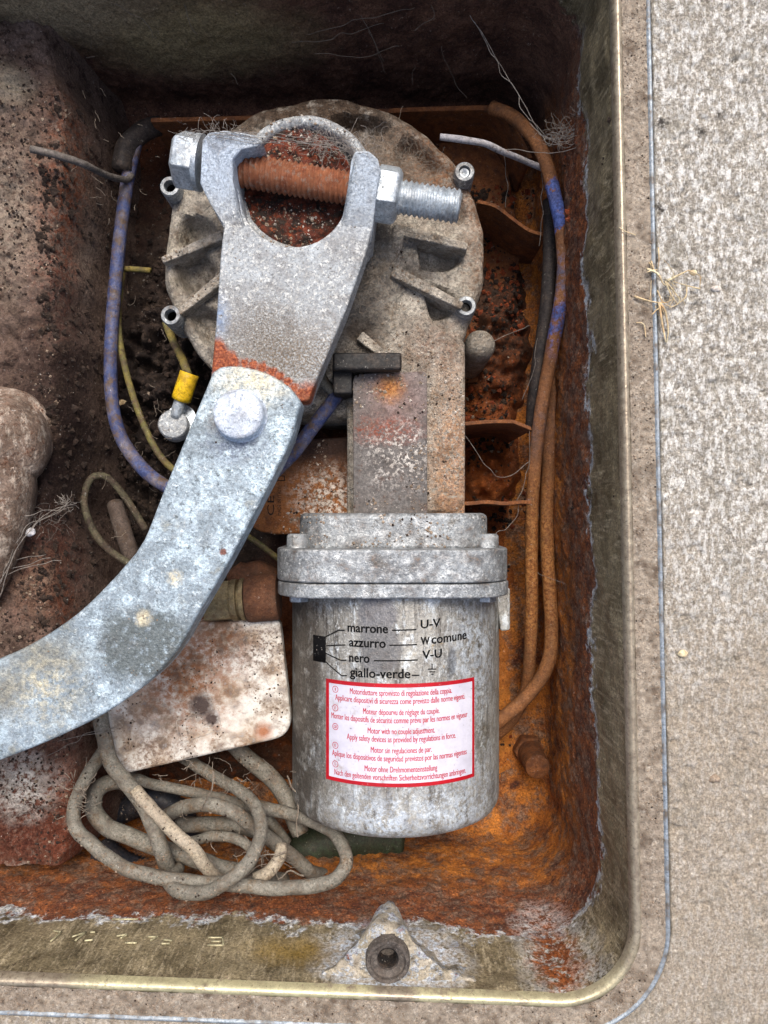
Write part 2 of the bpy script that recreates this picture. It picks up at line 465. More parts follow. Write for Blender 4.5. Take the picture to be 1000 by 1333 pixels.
M['hole'] = plain('hole_dark', rgb((12, 10, 10)), .9)
M['ink'] = wmat('black_ink', rgb((10, 10, 12)), rgb((18, 18, 20)), .3, layers=[(rgb((120, 118, 114)), 1.6, .70, .76)], rough=.8, bump=((2, .01),), lay_bump=0, spec=.1, grime=0, grain=.1, fleck=(0, .5))
M['paper'] = wmat('label_paper', rgb((192, 192, 204)), rgb((180, 180, 196)), .05, layers=[(rgb((158, 152, 150)), .12, .56, .70), (rgb((120, 112, 108)), .9, .72, .76)], rough=.5, bump=((.3, .08),), lay_bump=0, grain=.05, grime=.15, fleck=(.6, 0))
M['red_ink'] = wmat('red_ink', rgb((164, 8, 26)), rgb((146, 10, 28)), .1, layers=[(rgb((214, 130, 140)), .9, .68, .76)], rough=.55, bump=((.5, .02),), lay_bump=0, grain=.1, grime=.1, fleck=(.3, .2))
M['red_text'] = wmat('red_print', rgb((156, 6, 36)), rgb((168, 16, 46)), .4, rough=.6, bump=((.5, .01),), grain=.05, grime=0, fleck=(0, .4))
M['brown_cover'] = wmat('brown_cover', rgb((104, 62, 30)), rgb((138, 88, 46)), .06,
    layers=[(rgb((78, 44, 24)), .2, .54, .66), (rgb((160, 116, 76)), .5, .62, .72)],
    blobs=[(rgb((186, 176, 166)), P(430, 652, -100), 18, dict(soft=.5, amp=8, scl=.12, brk=(.32, .46, .56))),
           (rgb((58, 34, 24)), P(440, 640, -100), 16, dict(soft=.6, amp=8, scl=.12, brk=(.45, .52, .62))),
           (rgb((48, 30, 22)), P(420, 578, -100), 18, dict(soft=.6, amp=5, st=(.5, 1.4, 1)))],
    rough=.8, bump=((.8, .25),))
M['bracket'] = wmat('rusty_bracket', rgb((92, 54, 30)), rgb((124, 78, 44)), .08,
    layers=[(rgb((72, 38, 22)), .2, .5, .64), (rgb((176, 120, 70)), .7, .62, .72)], rough=.85, bump=((1.0, .3),))
M['brass'] = wmat('dirty_brass', rgb((120, 104, 72)), rgb((150, 136, 104)), .2, layers=[(rgb((90, 60, 40)), .4, .52, .66)], rough=.5, metal=.5)
M['gland'] = wmat('rusty_gland', rgb((78, 50, 34)), rgb((104, 68, 46)), .15, layers=[(rgb((60, 38, 30)), .4, .55, .66)], rough=.8, bump=((1, .3),))
M['white_plastic'] = wmat('dirty_white_plastic', rgb((206, 204, 198)), rgb((188, 184, 174)), .05,
    layers=[(rgb((158, 136, 112)), .05, .45, .58), (rgb((120, 84, 56)), .14, .56, .68), (rgb((226, 226, 226)), .2, .55, .70)],
    blobs=[(rgb((134, 84, 46)), P(235, 880, -84), 26, dict(soft=.7, amp=8, scl=.08, brk=(.3, .36, .58))),
           (rgb((126, 82, 50)), P(285, 835, -84), 14, dict(soft=.7, amp=8, scl=.08, brk=(.3, .36, .58))),
           (rgb((66, 52, 46)), P(262, 918, -84), 6, dict(soft=.4, amp=4, scl=.25)),
           (rgb((66, 52, 46)), P(275, 935, -84), 4, dict(soft=.4, amp=4, scl=.25)),
           (rgb((90, 72, 60)), P(340, 840, -84), 16, dict(soft=.7, amp=6, scl=.15, brk=(.5, .48, .6))),
           (rgb((146, 96, 66)), P(343, 952, -84), 4, dict(soft=.6, amp=2, scl=.3)),
           (rgb((120, 100, 86)), P(200, 985, -84), 14, dict(soft=.7, amp=6, scl=.15, brk=(.5, .45, .58)))],
    rough=.5, bump=((.8, .12), (.15, .3)), spec=.4, grain=.14, grime=.7, fleck=(.5, 0))
M['cable_grey'] = wmat('dusty_grey_cable', rgb((92, 89, 81)), rgb((120, 117, 108)), .06,
    layers=[(rgb((104, 88, 70)), .16, .52, .64), (rgb((150, 144, 132)), .3, .58, .72), (rgb((60, 46, 38)), .5, .58, .68), (rgb((178, 172, 160)), 1.2, .68, .74)], rough=.65, bump=((.8, .3),), grime=.6)
M['cable_pale'] = wmat('dusty_pale_cable', rgb((140, 130, 112)), rgb((162, 152, 136)), .1,
    layers=[(rgb((120, 100, 80)), .35, .56, .66), (rgb((80, 62, 50)), .9, .64, .72)], rough=.7, bump=((.9, .25),))
M['cable_blue'] = wmat('dirty_blue_conduit', rgb((46, 56, 94)), rgb((68, 80, 120)), .08,
    layers=[(rgb((98, 92, 98)), .08, .46, .58), (rgb((78, 62, 52)), .2, .50, .60), (rgb((150, 140, 136)), .7, .64, .74)], rough=.6, bump=((.8, .15),))
def blue(s): return s.mix(s.mr(s.noise(.4, 4, .6), .4, .6), rgb((48, 64, 118)), rgb((70, 90, 150)))
M['cable_orange'] = wmat('rust_coated_cable', rgb((102, 66, 40)), rgb((134, 90, 56)), .08,
    layers=[(rgb((96, 62, 42)), .2, .54, .66), (rgb((176, 124, 78)), .5, .6, .72), (rgb((70, 48, 40)), .7, .66, .73)],
    blobs=[(blue, P(722, 258, -85), 8, dict(soft=.1, amp=7, scl=.16, st=(1, .75, 1), brk=(.2, .34, .44))),
           (blue, P(729, 290, -85), 5, dict(soft=.06, amp=5, scl=.16)),
           (blue, P(726, 418, -92), 8, dict(soft=.4, amp=7, scl=.14, st=(1, .5, 1), brk=(.2, .42, .56))),
           (rgb((96, 96, 120)), P(730, 360, -90), 12, dict(soft=.5, amp=4, scl=.2, brk=(.4, .45, .6))),
           (blue, P(693, 648, -112), 3.2, dict(soft=.15, amp=.8, scl=.5)),
           (rgb((104, 80, 70)), P(700, 560, -104), 16, dict(soft=.6, amp=4, brk=(.3, .4, .6))),
           (ORG, P(692, 740, -120), 24, dict(soft=.6, amp=5, st=(1, .5, 1)))],
    rough=.75, bump=((.8, .2),))
M['cable_black'] = wmat('dusty_black_cable', rgb((30, 27, 27)), rgb((52, 46, 44)), .2, layers=[(rgb((92, 78, 68)), .8, .6, .72)], rough=.7)
M['cable_yg'] = wmat('yellow_green_wire', rgb((112, 98, 48)), rgb((78, 84, 54)), .10, layers=[(rgb((78, 62, 44)), .2, .46, .58), (rgb((54, 44, 36)), .3, .56, .64)], rough=.75, grime=.7)
M['cable_green'] = wmat('dull_green_wire', rgb((62, 58, 44)), rgb((82, 78, 60)), .12, layers=[(rgb((50, 40, 34)), .15, .46, .58)], rough=.8, grime=.7)
M['hose_brown'] = wmat('muddy_hose', rgb((66, 56, 50)), rgb((84, 74, 68)), .1, layers=[(rgb((44, 34, 29)), .2, .5, .62)], rough=.9, grime=.7)
M['yellow'] = wmat('yellow_sleeve', rgb((208, 172, 28)), rgb((186, 148, 24)), .2, layers=[(rgb((120, 92, 44)), .5, .6, .7)], rough=.5)
M['tie'] = wmat('dusty_cable_tie', rgb((70, 66, 62)), rgb((104, 98, 94)), .25, layers=[(rgb((150, 144, 138)), .8, .58, .7)], rough=.75)
M['tie_pale'] = wmat('dusty_pale_tie', rgb((128, 128, 136)), rgb((156, 154, 156)), .2, layers=[(rgb((96, 84, 78)), .6, .56, .66), (rgb((176, 132, 118)), .12, .6, .7)], rough=.75)
M['corr_black'] = plain('black_conduit', rgb((40, 44, 54)), .5, c2=rgb((24, 26, 30)))
M['corr_green'] = plain('green_conduit', rgb((46, 58, 40)), .6, c2=rgb((38, 38, 28)))
M['web'] = plain('cobweb_silk', rgb((138, 132, 126)), .9)
M['web_brown'] = plain('dusty_fibre', rgb((126, 116, 104)), .9)
M['straw'] = plain('dry_straw', rgb((206, 196, 164)), .8, c2=rgb((170, 138, 98)), sc=.15)
M['grain_dark'] = plain('soil_crumb', rgb((48, 36, 30)), .95, c2=rgb((26, 19, 16)), sc=.3)
M['grain_sand'] = plain('sand_grain', rgb((150, 136, 120)), .95, c2=rgb((104, 88, 74)), sc=.3)
M['grain_rust'] = plain('rust_flake', rgb((136, 66, 34)), .95, c2=rgb((92, 40, 24)), sc=.3)
M['grain_white'] = plain('pale_grit', rgb((196, 190, 182)), .9, c2=rgb((160, 150, 140)), sc=.3)
M['knob'] = wmat('dusty_pivot', rgb((92, 74, 63)), rgb((128, 112, 100)), .06,
    layers=[(rgb((186, 174, 160)), .12, .52, .66, (2, .6, 1)), (rgb((118, 78, 56)), .15, .56, .68), (rgb((176, 168, 158)), .5, .60, .70, (1.5, .8, 1)), (rgb((84, 60, 47)), .3, .56, .64)],
    rough=.95, bump=((.9, .6), (.3, .5)), grime=.6)

# box steel, by where the zinc has gone (waterline) and the rust below it
def box_mat():
    s = NT('box_sheet_steel')
    sep = s.n.new('ShaderNodeSeparateXYZ'); s.l.new(s.pos, sep.inputs[0])
    big = s.noise(.035, 3, .6); fine = s.noise(.28, 5, .8)
    z = s.math('ADD', sep.outputs[2], s.math('MULTIPLY', s.math('SUBTRACT', big, .5), 44))
    z = s.math('ADD', z, s.math('MULTIPLY', s.math('SUBTRACT', fine, .5), 22))
    olive = s.mix(s.mr(s.noise(.05, 5, .65, .4), .35, .65), rgb((84, 75, 56)), rgb((138, 126, 100)))
    olive = s.mix(s.mr(s.noise(.5, 6, .75, stretch=(1, 1, .12)), .50, .70), olive, rgb((172, 160, 134)))
    olive = s.mix(s.mr(s.noise(.5, 6, .75), .60, .72), olive, rgb((50, 44, 32)))
    olive = s.mix(s.mr(s.noise(.9, 5, .7), .63, .72), olive, rgb((176, 168, 150)))
    rust = s.mix(s.mr(s.noise(.10, 6, .7), .38, .62), rgb((82, 44, 30)), rgb((132, 76, 40)))
    rust = s.mix(s.mr(s.noise(.45, 5, .7), .55, .66), rust, rgb((50, 28, 22)))
    rust = s.mix(s.mr(s.noise(.8, 5, .7), .62, .72), rust, rgb((168, 118, 84)))
    orange = s.mix(s.mr(s.noise(.08, 6, .65), .38, .62), rgb((142, 82, 32)), rgb((184, 116, 48)))
    rust = s.mix(s.math('MULTIPLY', s.mr(z, -80, -110), s.mr(s.noise(.05, 4, .6), .34, .50)), rust, orange)
    rust = s.mix(s.mr(s.noise(.09, 6, .8), .47, .58, 0, .85), rust, s.mix(s.mr(fine, .4, .6), rgb((74, 54, 44)), rgb((132, 108, 90))))
    # far wall: brown dirt crust
    brown = s.mix(s.mr(s.noise(.06, 6, .7), .4, .62), rgb((66, 42, 33)), rgb((104, 74, 58)))
    brown = s.mix(s.mr(s.noise(.7, 5, .7), .62, .72), brown, rgb((140, 118, 98)))
    brown = s.mix(s.blob(P(255, 85, -90), 34, .35, 14, .06, (.55, 1, 1)), brown, rgb((134, 118, 86)))
    brown = s.mix(s.blob(P(60, 15, -62), 26, .5, 14, .06, (.6, 1, 1)), brown, rgb((140, 124, 98)))
    far = s.mr(sep.outputs[1], 195, 235)
    rust = s.mix(far, rust, brown)
    col = s.mix(s.mr(z, -48.5, -46.5), rust, olive)
    wb = s.math('MULTIPLY', s.mr(z, -51, -48.5), s.mr(z, -43, -46))
    wb = s.math('MULTIPLY', wb, s.mr(s.noise(.16, 4, .7), .42, .56))
    wb = s.math('MULTIPLY', wb, s.math('SUBTRACT', 1.0, far))
    col = s.mix(wb, col, s.mix(s.mr(s.noise(.6, 4, .6), .4, .6), rgb((178, 186, 196)), rgb((212, 212, 208))))
    # oxide round the screw boss, rust drip in the corner
    oxide = s.mix(s.mr(s.noise(.4, 5, .65), .4, .6), rgb((190, 180, 166)), rgb((190, 200, 212)))
    col = s.mix(s.blob((4, -192, -24), 30, .25, 10, .07, (.95, .6, 1.1), (.25, .34, .44)), col, oxide)
    col = s.mix(s.blob((-12, -192, -28), 5, .4, 5, .2, (.6, 1, 2)), col, rgb((120, 66, 40)))
    col = s.mix(s.blob((19, -192, -27), 4, .4, 5, .2, (.8, 1, 1)), col, rgb((150, 84, 48)))
    col = s.mix(s.blob((77, -197, -26), 11, .4, 12, .07, (1, .4, .38), (.3, .36, .48)), col, s.mix(s.mr(fine, .4, .6), rgb((98, 54, 34)), rgb((156, 92, 50))))
    wht = s.math('SUBTRACT', s.blob((77, -197, -26), 15, .4, 12, .07, (1, .4, .38), (.4, .4, .5)), s.blob((77, -197, -26), 11, .4, 12, .07, (1, .4, .38), (.3, .36, .48)))
    col = s.mix(s.mr(wht, .0, 1.0, 0, .8), col, rgb((184, 186, 186)))
    col = s.mix(s.blob(P(385, 1225, -25), 9, .6, 6, .12, (.5, 1, 1)), col, rgb((120, 98, 48)))
    col = s.mix(s.mr(s.noise(.17, 6, .8), .52, .74, 0, .4), col, rgb((74, 60, 48)))
    col = s.grain(col, .5)
    col = s.mix(s.mr(s.noise(.42, 3, .7, stretch=(1, 1.2, 1)), .63, .68, 0, .7), col, rgb((44, 28, 23)))
    col = s.mix(s.mr(s.noise(.5, 3, .7, stretch=(1.2, 1, 1)), .65, .70, 0, .5), col, rgb((178, 160, 144)))
    s.l.new(col, s.b.inputs['Base Color'])
    rm = s.mr(z, -48, -46)
    h = s.math('ADD', s.math('MULTIPLY', s.noise(.5, 5, .75), .9), s.math('MULTIPLY', s.noise(.17, 4, .7), .6))
    h = s.math('ADD', s.math('MULTIPLY', h, s.mr(rm, 0, 1, 1.0, .35)), s.math('MULTIPLY', wb, .35))
    bp = s.n.new('ShaderNodeBump'); bp.inputs['Distance'].default_value = .001; s.l.new(h, bp.inputs['Height'])
    s.l.new(bp.outputs[0], s.b.inputs['Normal'])
    s.l.new(s.mr(rm, 0, 1, .85, .5), s.b.inputs['Roughness'])
    s.l.new(s.mr(rm, 0, 1, 0, .25), s.b.inputs['Metallic'])
    s.b.inputs['Specular IOR Level'].default_value = .3
    return s.m
M['box'] = box_mat()
M['rim'] = wmat('sandy_rim', rgb((118, 107, 95)), rgb((146, 136, 122)), .05,
    layers=[(rgb((98, 86, 74)), .10, .50, .62), (rgb((168, 160, 148)), .5, .54, .64), (rgb((76, 66, 57)), .4, .58, .66)], rough=.75, metal=.1, bump=((1.4, .35), (.4, .3)))
def bead_dust(s): return s.mix(s.mr(s.noise(.3, 5, .7), .4, .6), rgb((128, 116, 100)), rgb((152, 142, 124)))
M['rim_bead'] = wmat('bare_rim_bead', rgb((196, 190, 152)), rgb((168, 160, 128)), .05,
    layers=[(rgb((140, 128, 108)), .06, .54, .62), (rgb((104, 92, 78)), .4, .62, .70)],
    blobs=[(bead_dust, (111, 20, 0), 175, dict(soft=.1, amp=6, scl=.1, st=(1, .8, 1))), (bead_dust, P(515, 1290, 0), 9, dict(soft=.3, amp=5, scl=.2)), (bead_dust, (-160, -200, 0), 36, dict(soft=.3, amp=8, scl=.2))],
    rough=.36, metal=.4, bump=((.6, .12),), spec=.5, grain=.2, grime=.2, fleck=(.3, 0))
M['rim_edge'] = wmat('steel_edge', rgb((120, 130, 140)), rgb((150, 158, 164)), .1, layers=[(rgb((96, 88, 78)), .2, .5, .62)], rough=.5, metal=.4)
M['shelf'] = wmat('mud_caked_shelf', rgb((78, 63, 56)), rgb((108, 91, 82)), .035,
    layers=[(rgb((52, 38, 34)), .12, .50, .62), (rgb((116, 98, 86)), .5, .56, .66), (rgb((40, 28, 24)), .9, .60, .68), (rgb((150, 136, 122)), 1.2, .67, .73)],
    blobs=[(rgb((132, 120, 108)), P(25, 290, -75), 32, dict(soft=.8, amp=10, scl=.05, brk=(.3, .38, .56))),
           (rgb((92, 50, 40)), P(85, 330, -80), 14, dict(soft=.8, amp=9, scl=.07, st=(1, .35, 1), brk=(.3, .42, .58))),
           (rgb((104, 56, 34)), P(100, 240, -85), 14, dict(soft=.8, amp=9, scl=.07, st=(1, .4, 1), brk=(.3, .42, .58))),
           (rgb((40, 29, 26)), P(95, 560, -80), 34, dict(soft=.6, amp=9, scl=.06, st=(1, .6, 1))),
           (rgb((92, 52, 40)), P(80, 740, -80), 22, dict(soft=.8, amp=9, scl=.07, brk=(.2, .40, .58))),
           (rgb((110, 90, 76)), P(50, 760, -75), 12, dict(soft=.8, amp=5, brk=(.4, .4, .6))),
           (rgb((112, 58, 32)), P(110, 790, -85), 12, dict(soft=.8, amp=9, scl=.07, brk=(.3, .42, .56))),
           (rgb((124, 116, 104)), P(10, 115, -75), 11, dict(soft=.5, amp=5, scl=.1)),
           (rgb((98, 54, 38)), P(60, 1110, -75), 34, dict(soft=.5, amp=9, scl=.08, st=(1, .7, 1), brk=(.35, .34, .5))),
           (rgb((66, 36, 28)), P(30, 1080, -75), 20, dict(soft=.5, amp=9, scl=.08, brk=(.35, .42, .54))),
           (rgb((170, 166, 160)), P(30, 1020, -75), 15, dict(soft=.5, amp=8, scl=.1, brk=(.3, .40, .52))),
           (rgb((158, 152, 142)), P(20, 1150, -75), 9, dict(soft=.5, amp=8, scl=.1, brk=(.3, .42, .52)))],
    rough=.95, bump=((.9, .6), (.3, .7)), spec=.15, lay_bump=.25)
M['floor'] = wmat('rusty_floor', rgb((96, 48, 22)), rgb((134, 72, 30)), .04,
    layers=[(rgb((60, 32, 20)), .1, .54, .66), (rgb((166, 96, 38)), .2, .56, .70), (rgb((48, 26, 20)), .5, .62, .7), (rgb((150, 130, 112)), 1.1, .69, .74)],
    blobs=[(lambda s: s.mix(s.mr(s.noise(.08, 6, .65), .38, .62), rgb((142, 82, 32)), rgb((184, 116, 48))), (75, -160, -160), 95, dict(soft=.6, amp=14, scl=.05, brk=(.1, .3, .5))),
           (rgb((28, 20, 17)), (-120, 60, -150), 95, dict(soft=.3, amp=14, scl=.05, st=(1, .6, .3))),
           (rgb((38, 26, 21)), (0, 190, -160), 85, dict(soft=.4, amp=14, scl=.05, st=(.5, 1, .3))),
           (rgb((58, 38, 28)), P(670, 440, -160), 40, dict(soft=.6, amp=12, scl=.06, brk=(.25, .35, .55))),
           (rgb((60, 42, 32)), P(300, 1060, -160), 70, dict(soft=.5, amp=12, scl=.06, brk=(.2, .3, .5)))],
    rough=.85, bump=((.9, .4), (.25, .6)), spec=.25, lay_bump=.2)
def conc_mat():
    s = NT('old_concrete')
    sep = s.n.new('ShaderNodeSeparateXYZ'); s.l.new(s.pos, sep.inputs[0])
    grain = s.noise(.85, 6, .75)
    streak = s.noise(.34, 6, .8, stretch=(1.2, .55, 1))
    big = s.noise(.02, 3, .6)
    base = s.mix(s.mr(grain, .40, .60), rgb((116, 109, 99)), rgb((176, 171, 161)))  # dark to pale grain also paints the relief's shading into the colour
    lowc = s.mix(s.mr(grain, .38, .60), rgb((134, 123, 109)), rgb((166, 156, 141)))
    lowf = s.mr(s.math('ADD', sep.outputs[1], s.math('MULTIPLY', s.math('SUBTRACT', big, .5), 120)), 10, -80)
    col = s.mix(lowf, base, lowc)
    wm = s.math('MULTIPLY', s.mr(streak, .485, .565), s.mr(lowf, 0, 1, .95, .25))
    col = s.mix(wm, col, rgb((210, 209, 205)))
    col = s.mix(s.mr(s.noise(1.6, 5, .7), .60, .70), col, rgb((92, 84, 74)))  # dark specks: shade of small pits put into the colour
    col = s.mix(s.mr(s.noise(1.1, 4, .6), .70, .74), col, rgb((150, 104, 84)))
    col = s.mix(s.mr(s.noise(.9, 4, .6), .68, .74), col, rgb((214, 208, 190)))
    for q in ((938, 148), (912, 172), (862, 160), (858, 270)):
        col = s.mix(s.blob(P(q[0], q[1], 0), 1.9, .5, 5.5, .3), col, rgb((66, 62, 58)))
    col = s.mix(s.mr(s.noise(.06, 4, .6), .54, .70, 0, .4), col, rgb((120, 116, 104)))
    col = s.grain(col, .34, .9)
    col = s.mix(s.mr(s.noise(.36, 4, .75, stretch=(1, 1.2, 1)), .64, .70, 0, .6), col, rgb((86, 80, 70)))
    s.l.new(col, s.b.inputs['Base Color'])
    h = s.math('ADD', s.math('MULTIPLY', s.noise(.7, 6, .78), 1.3), s.math('MULTIPLY', streak, .8))
    bp = s.n.new('ShaderNodeBump'); bp.inputs['Distance'].default_value = .001; s.l.new(h, bp.inputs['Height'])
    s.l.new(bp.outputs[0], s.b.inputs['Normal'])
    s.b.inputs['Roughness'].default_value = .92
    s.b.inputs['Specular IOR Level'].default_value = .2
    return s.m
M['concrete'] = conc_mat()

# ------------------------------------------------------------------ box outline
CORN = [np.array(P(841, -175, 0)[:2]), np.array(P(874, 1352, 0)[:2]), np.array(P(-420, 1302, 0)[:2]), np.array(P(-420, -175, 0)[:2])]
NS = (560, 420, 130, 300)       # points on right, bottom, left, top sides
NA = (24, 80, 12, 12)           # points on the arcs after each side
R0 = 47.0
def contour(d):
    n = 4
    lines = []
    for i in range(n):
        a, b = CORN[i], CORN[(i + 1) % n]
        t = (b - a) / np.linalg.norm(b - a)
        nrm = np.array((t[1], -t[0]))      # inward (corners listed clockwise)
        lines.append((a + nrm * d, t))
    C = []
    for i in range(n):
        p, t = lines[i - 1]; q, u = lines[i]
        A = np.array([[t[0], -u[0]], [t[1], -u[1]]])
        k = np.linalg.solve(A, q - p)
        C.append(p + t * k[0])
    r = max(R0 - d, 6.0)
    out = []
    for i in range(n):
        a, b = C[i], C[(i + 1) % n]
        t = (b - a) / np.linalg.norm(b - a)
        c = C[(i + 2) % n]
        u = (c - b) / np.linalg.norm(c - b)
        s0 = a + t * r; e0 = b - t * r
        for k in range(NS[i]):
            out.append(s0 + (e0 - s0) * k / NS[i])
        p0 = b - t * r; p2 = b + u * r
        ctr = b - t * r + u * r
        for k in range(NA[i]):
            a_ = math.pi / 2 * k / NA[i]
            out.append(ctr - u * r * math.cos(a_) + t * r * math.sin(a_))
    return np.array(out)

def rings(spec, jitter=None):
    """spec: list of (offset, z) -> lofted mesh round the outline"""
    Vs = []
    for i, (d, z) in enumerate(spec):
        c = contour(d)
        zz = np.full(len(c), float(z))
        v = np.column_stack([c, zz])
        Vs.append(v)
    n = len(Vs[0]); m = len(Vs)
    V = np.vstack(Vs)
    k = np.arange(n); k2 = (k + 1) % n
    F = np.vstack([np.column_stack([i * n + k, i * n + k2, (i + 1) * n + k2, (i + 1) * n + k]) for i in range(m - 1)])
    return V, F, n, m

def arc_len(c):
    d = np.linalg.norm(np.roll(c, -1, 0) - c, axis=1)
    return np.concatenate([[0], np.cumsum(d)[:-1]])

# paving: one sheet with the opening for the box
offs = [-1.0, -1.05, -1.15, -1.4] + list(-np.arange(2.0, 64, .75)) + [-66, -72, -85, -110, -160, -260, -450, -900]
V, F, n, m = rings([(d, 0) for d in offs])
D = np.repeat(np.array(offs), n)
x, y = V[:, 0], V[:, 1]
gr = fbm(x * .55, y * .45, 3, 4, .6) * .9 + fbm(x * .09, y * .06, 9, 3) * 1.1
pit = -np.clip(fbm(x * .28, y * .28, 21, 3) - .28, 0, 1) * 5
V[:, 2] = np.where(D < -62, 0, gr + pit - .2)
edge = np.where(D > -1.02, -7.0, np.where(D > -1.1, -3.0, np.where(D > -1.2, -1.2, 0)))
V[:, 2] += edge
# ragged concrete edge along the frame
pv = build('concrete_paving', (V, F[:, ::-1]), M['concrete'], smooth=180, kind='structure', origin=(0, 0, 0),
           label='rough pale grey concrete paving round the steel box', cat='paving')

# ------------------------------------------------------------------ foundation box
bx = empty('foundation_box', (0, 0, -162), 'rusty sunken steel box with a sandy rim, set in the concrete', 'box')
S0 = arc_len(contour(0))
V, F, n, m = rings([(-.4, -9), (-.35, .6), (-.2, 1.1), (.3, 1.25), (.7, 1.15), (1.1, .9), (1.5, .4)])
build('rim_edge', (V, F[:, ::-1]), M['rim_edge'], bx, smooth=180)
V, F, n, m = rings([(1.45, .5)] + [(d, .45) for d in np.linspace(1.7, 11.4, 18)] + [(11.6, .5)])
dd = np.tile(0, len(V))
V[:, 2] += fbm(V[:, 0] * .6, V[:, 1] * .6, 5, 3) * .5 + fbm(V[:, 0] * .1, V[:, 1] * .1, 6, 2) * .6
build('rim', (V, F[:, ::-1]), M['rim'], bx, smooth=180)
V, F, n, m = rings([(11.3, .2), (11.9, .7), (12.6, 1.2), (13.3, 1.4), (14.0, 1.2), (14.7, .5), (15.1, -.4), (15.35, -1.6), (15.5, -3.2)])
build('rim_bead', (V, F[:, ::-1]), M['rim_bead'], bx, smooth=180)
zs = np.concatenate([np.linspace(-2.2, -148, 110)])
spec = [(15.35 + 2.2 * (-z / 160.0), z) for z in zs]
for k in range(1, 9):
    a = math.pi / 2 * k / 8
    spec.append((spec[109][0] + 14 * (1 - math.cos(a)), -148 - 13 * math.sin(a)))
spec.append((46, -161.6))
V, F, n, m = rings(spec)
c = V[:, :2].copy()
s_ = np.tile(arc_len(contour(16)), m)
rustm = sstep(-44, -54, V[:, 2])
disp = fbm(s_ * .35, V[:, 2] * .3, 31, 4, .6) * .9 * rustm + fbm(s_ * .05, V[:, 2] * .05, 37, 3) * 2.2 + fbm(s_ * .2, V[:, 2] * .05, 39, 2) * .4 * (1 - rustm)
disp *= sstep(-2, -8, V[:, 2])
ctr = np.array([-100., 20.])
# push along the outline normal (approximated from neighbouring rings)
C16, C17 = contour(16), contour(17)
nrm = np.tile((C17 - C16) / np.linalg.norm(C17 - C16, axis=1)[:, None], (m, 1))
V[:, :2] += nrm * disp[:, None]
wall = build('wall', (V, F[:, ::-1]), M['box'], bx, smooth=180)

def floor_z(X, Y):
    z = -160 + fbm(X * .05, Y * .05, 41, 3) * 3 + fbm(X * .3, Y * .3, 43, 3) * .9
    soil = np.exp(-(((X + 125) / 42) ** 2 + ((Y - 70) / 80) ** 2)) * 34
    soil += np.exp(-(((X - 70) / 20) ** 2 + ((Y - 105) / 45) ** 2)) * 22
    soil += np.exp(-(((X - 62) / 16) ** 2 + ((Y - 22) / 16) ** 2)) * 22
    soil += np.exp(-(((X + 85) / 60) ** 2 + ((Y + 110) / 45) ** 2)) * 12
    edge = sstep(72, 92, X) + sstep(-158, -178, Y)
    return z + soil * (1 + fbm(X * .13, Y * .13, 47, 4) * .9) - edge * 6
build('floor', grid(-172, 92, -178, 240, 1.3, floor_z), M['floor'], bx, smooth=180)

def shelf_edge(Y): return -163 + fbm(Y * .02, Y * 0 + 3.3, 51, 3) * 14 + sstep(-60, -150, Y) * 7
def shelf_z(X, Y):
    t = sstep(-11, 10, X - shelf_edge(Y))
    rough = fbm(X * .06, Y * .05, 53, 4) * 7 + fbm(X * .3, Y * .3, 57, 4, .6) * 2.6
    top = -75 + rough
    lump = np.exp(-(((X + 196) / 9) ** 2 + ((Y - 217) / 14) ** 2)) * 8
    return (top + lump) * (1 - t) + (-165 + rough) * t - sstep(-30, 0, X - shelf_edge(Y)) * 3
build('side_shelf', grid(-250, -146, -181, 256, 1.0, shelf_z), M['shelf'], bx, smooth=180)

def wall_pt(px, z):
    X = (px - 500) * (CAMH - z) / 1000.0
    yo = CORN[2][1] + (CORN[1][1] - CORN[2][1]) * (X - CORN[2][0]) / (CORN[1][0] - CORN[2][0])
    return X, yo + 15.35 + 2.2 * (-z / 160.0)
# screw boss pressed into the near wall
bc = P(505, 1252, -6)
yb = bc[1]
prof = []
nb = 40
rowsv = []
BZ = [(-8.5 - .02 * k, 20.5 * k / 14, 19 - .1 * k) for k in range(14)] + [(-9.2, 20.5, 17.5), (-10.2, 22, 16.8), (-12, 22.6, 15.5), (-15, 23, 13.8), (-19, 23.2, 12), (-24, 23, 10.4), (-29, 22.4, 9.2), (-34, 20.5, 8.4), (-39, 16, 7.8), (-44, 9, 7.4), (-49, 3, 7), (-54, 0, 7)]
nb = 100
for (z, A_, w_) in BZ:
    for k in range(nb + 1):
        xx = (k / nb * 2 - 1) * 38
        g_ = 1 / (1 + abs(xx / w_) ** 3.4)
        yw = wall_pt(500 + (bc[0] + xx) / .33, -10)[1]
        j = float(fbm(xx * .16 + 3, z * .16, 71, 4, .6)) * 2.6
        rowsv.append((bc[0] + xx, yw - 1.6 + A_ * g_ + (j if A_ > 0 else 0), z))
fb = []
for i in range(len(BZ) - 1):
    for k in range(nb):
        a = i * (nb + 1) + k
        ca = np.mean([rowsv[q][:2] for q in (a, a + 1, a + nb + 2, a + nb + 1)], 0)
        if i < 14 and math.hypot(ca[0] - bc[0], ca[1] - yb - .6) < 9.2: continue      # open mouth round the insert
        fb.append([a, a + 1, a + nb + 2, a + nb + 1])
M['boss'] = wmat('oxidised_boss', rgb((176, 168, 154)), rgb((128, 120, 102)), .09,
    layers=[(rgb((180, 194, 210)), .12, .50, .58), (rgb((112, 66, 42)), .12, .57, .64), (rgb((86, 78, 62)), .2, .58, .66), (rgb((196, 200, 204)), .5, .58, .66)], rough=.8, bump=((1, .6), (.4, .8)), lay_bump=.5)
boss = build('screw_boss', (rowsv, fb), M['boss'], bx, smooth=180)
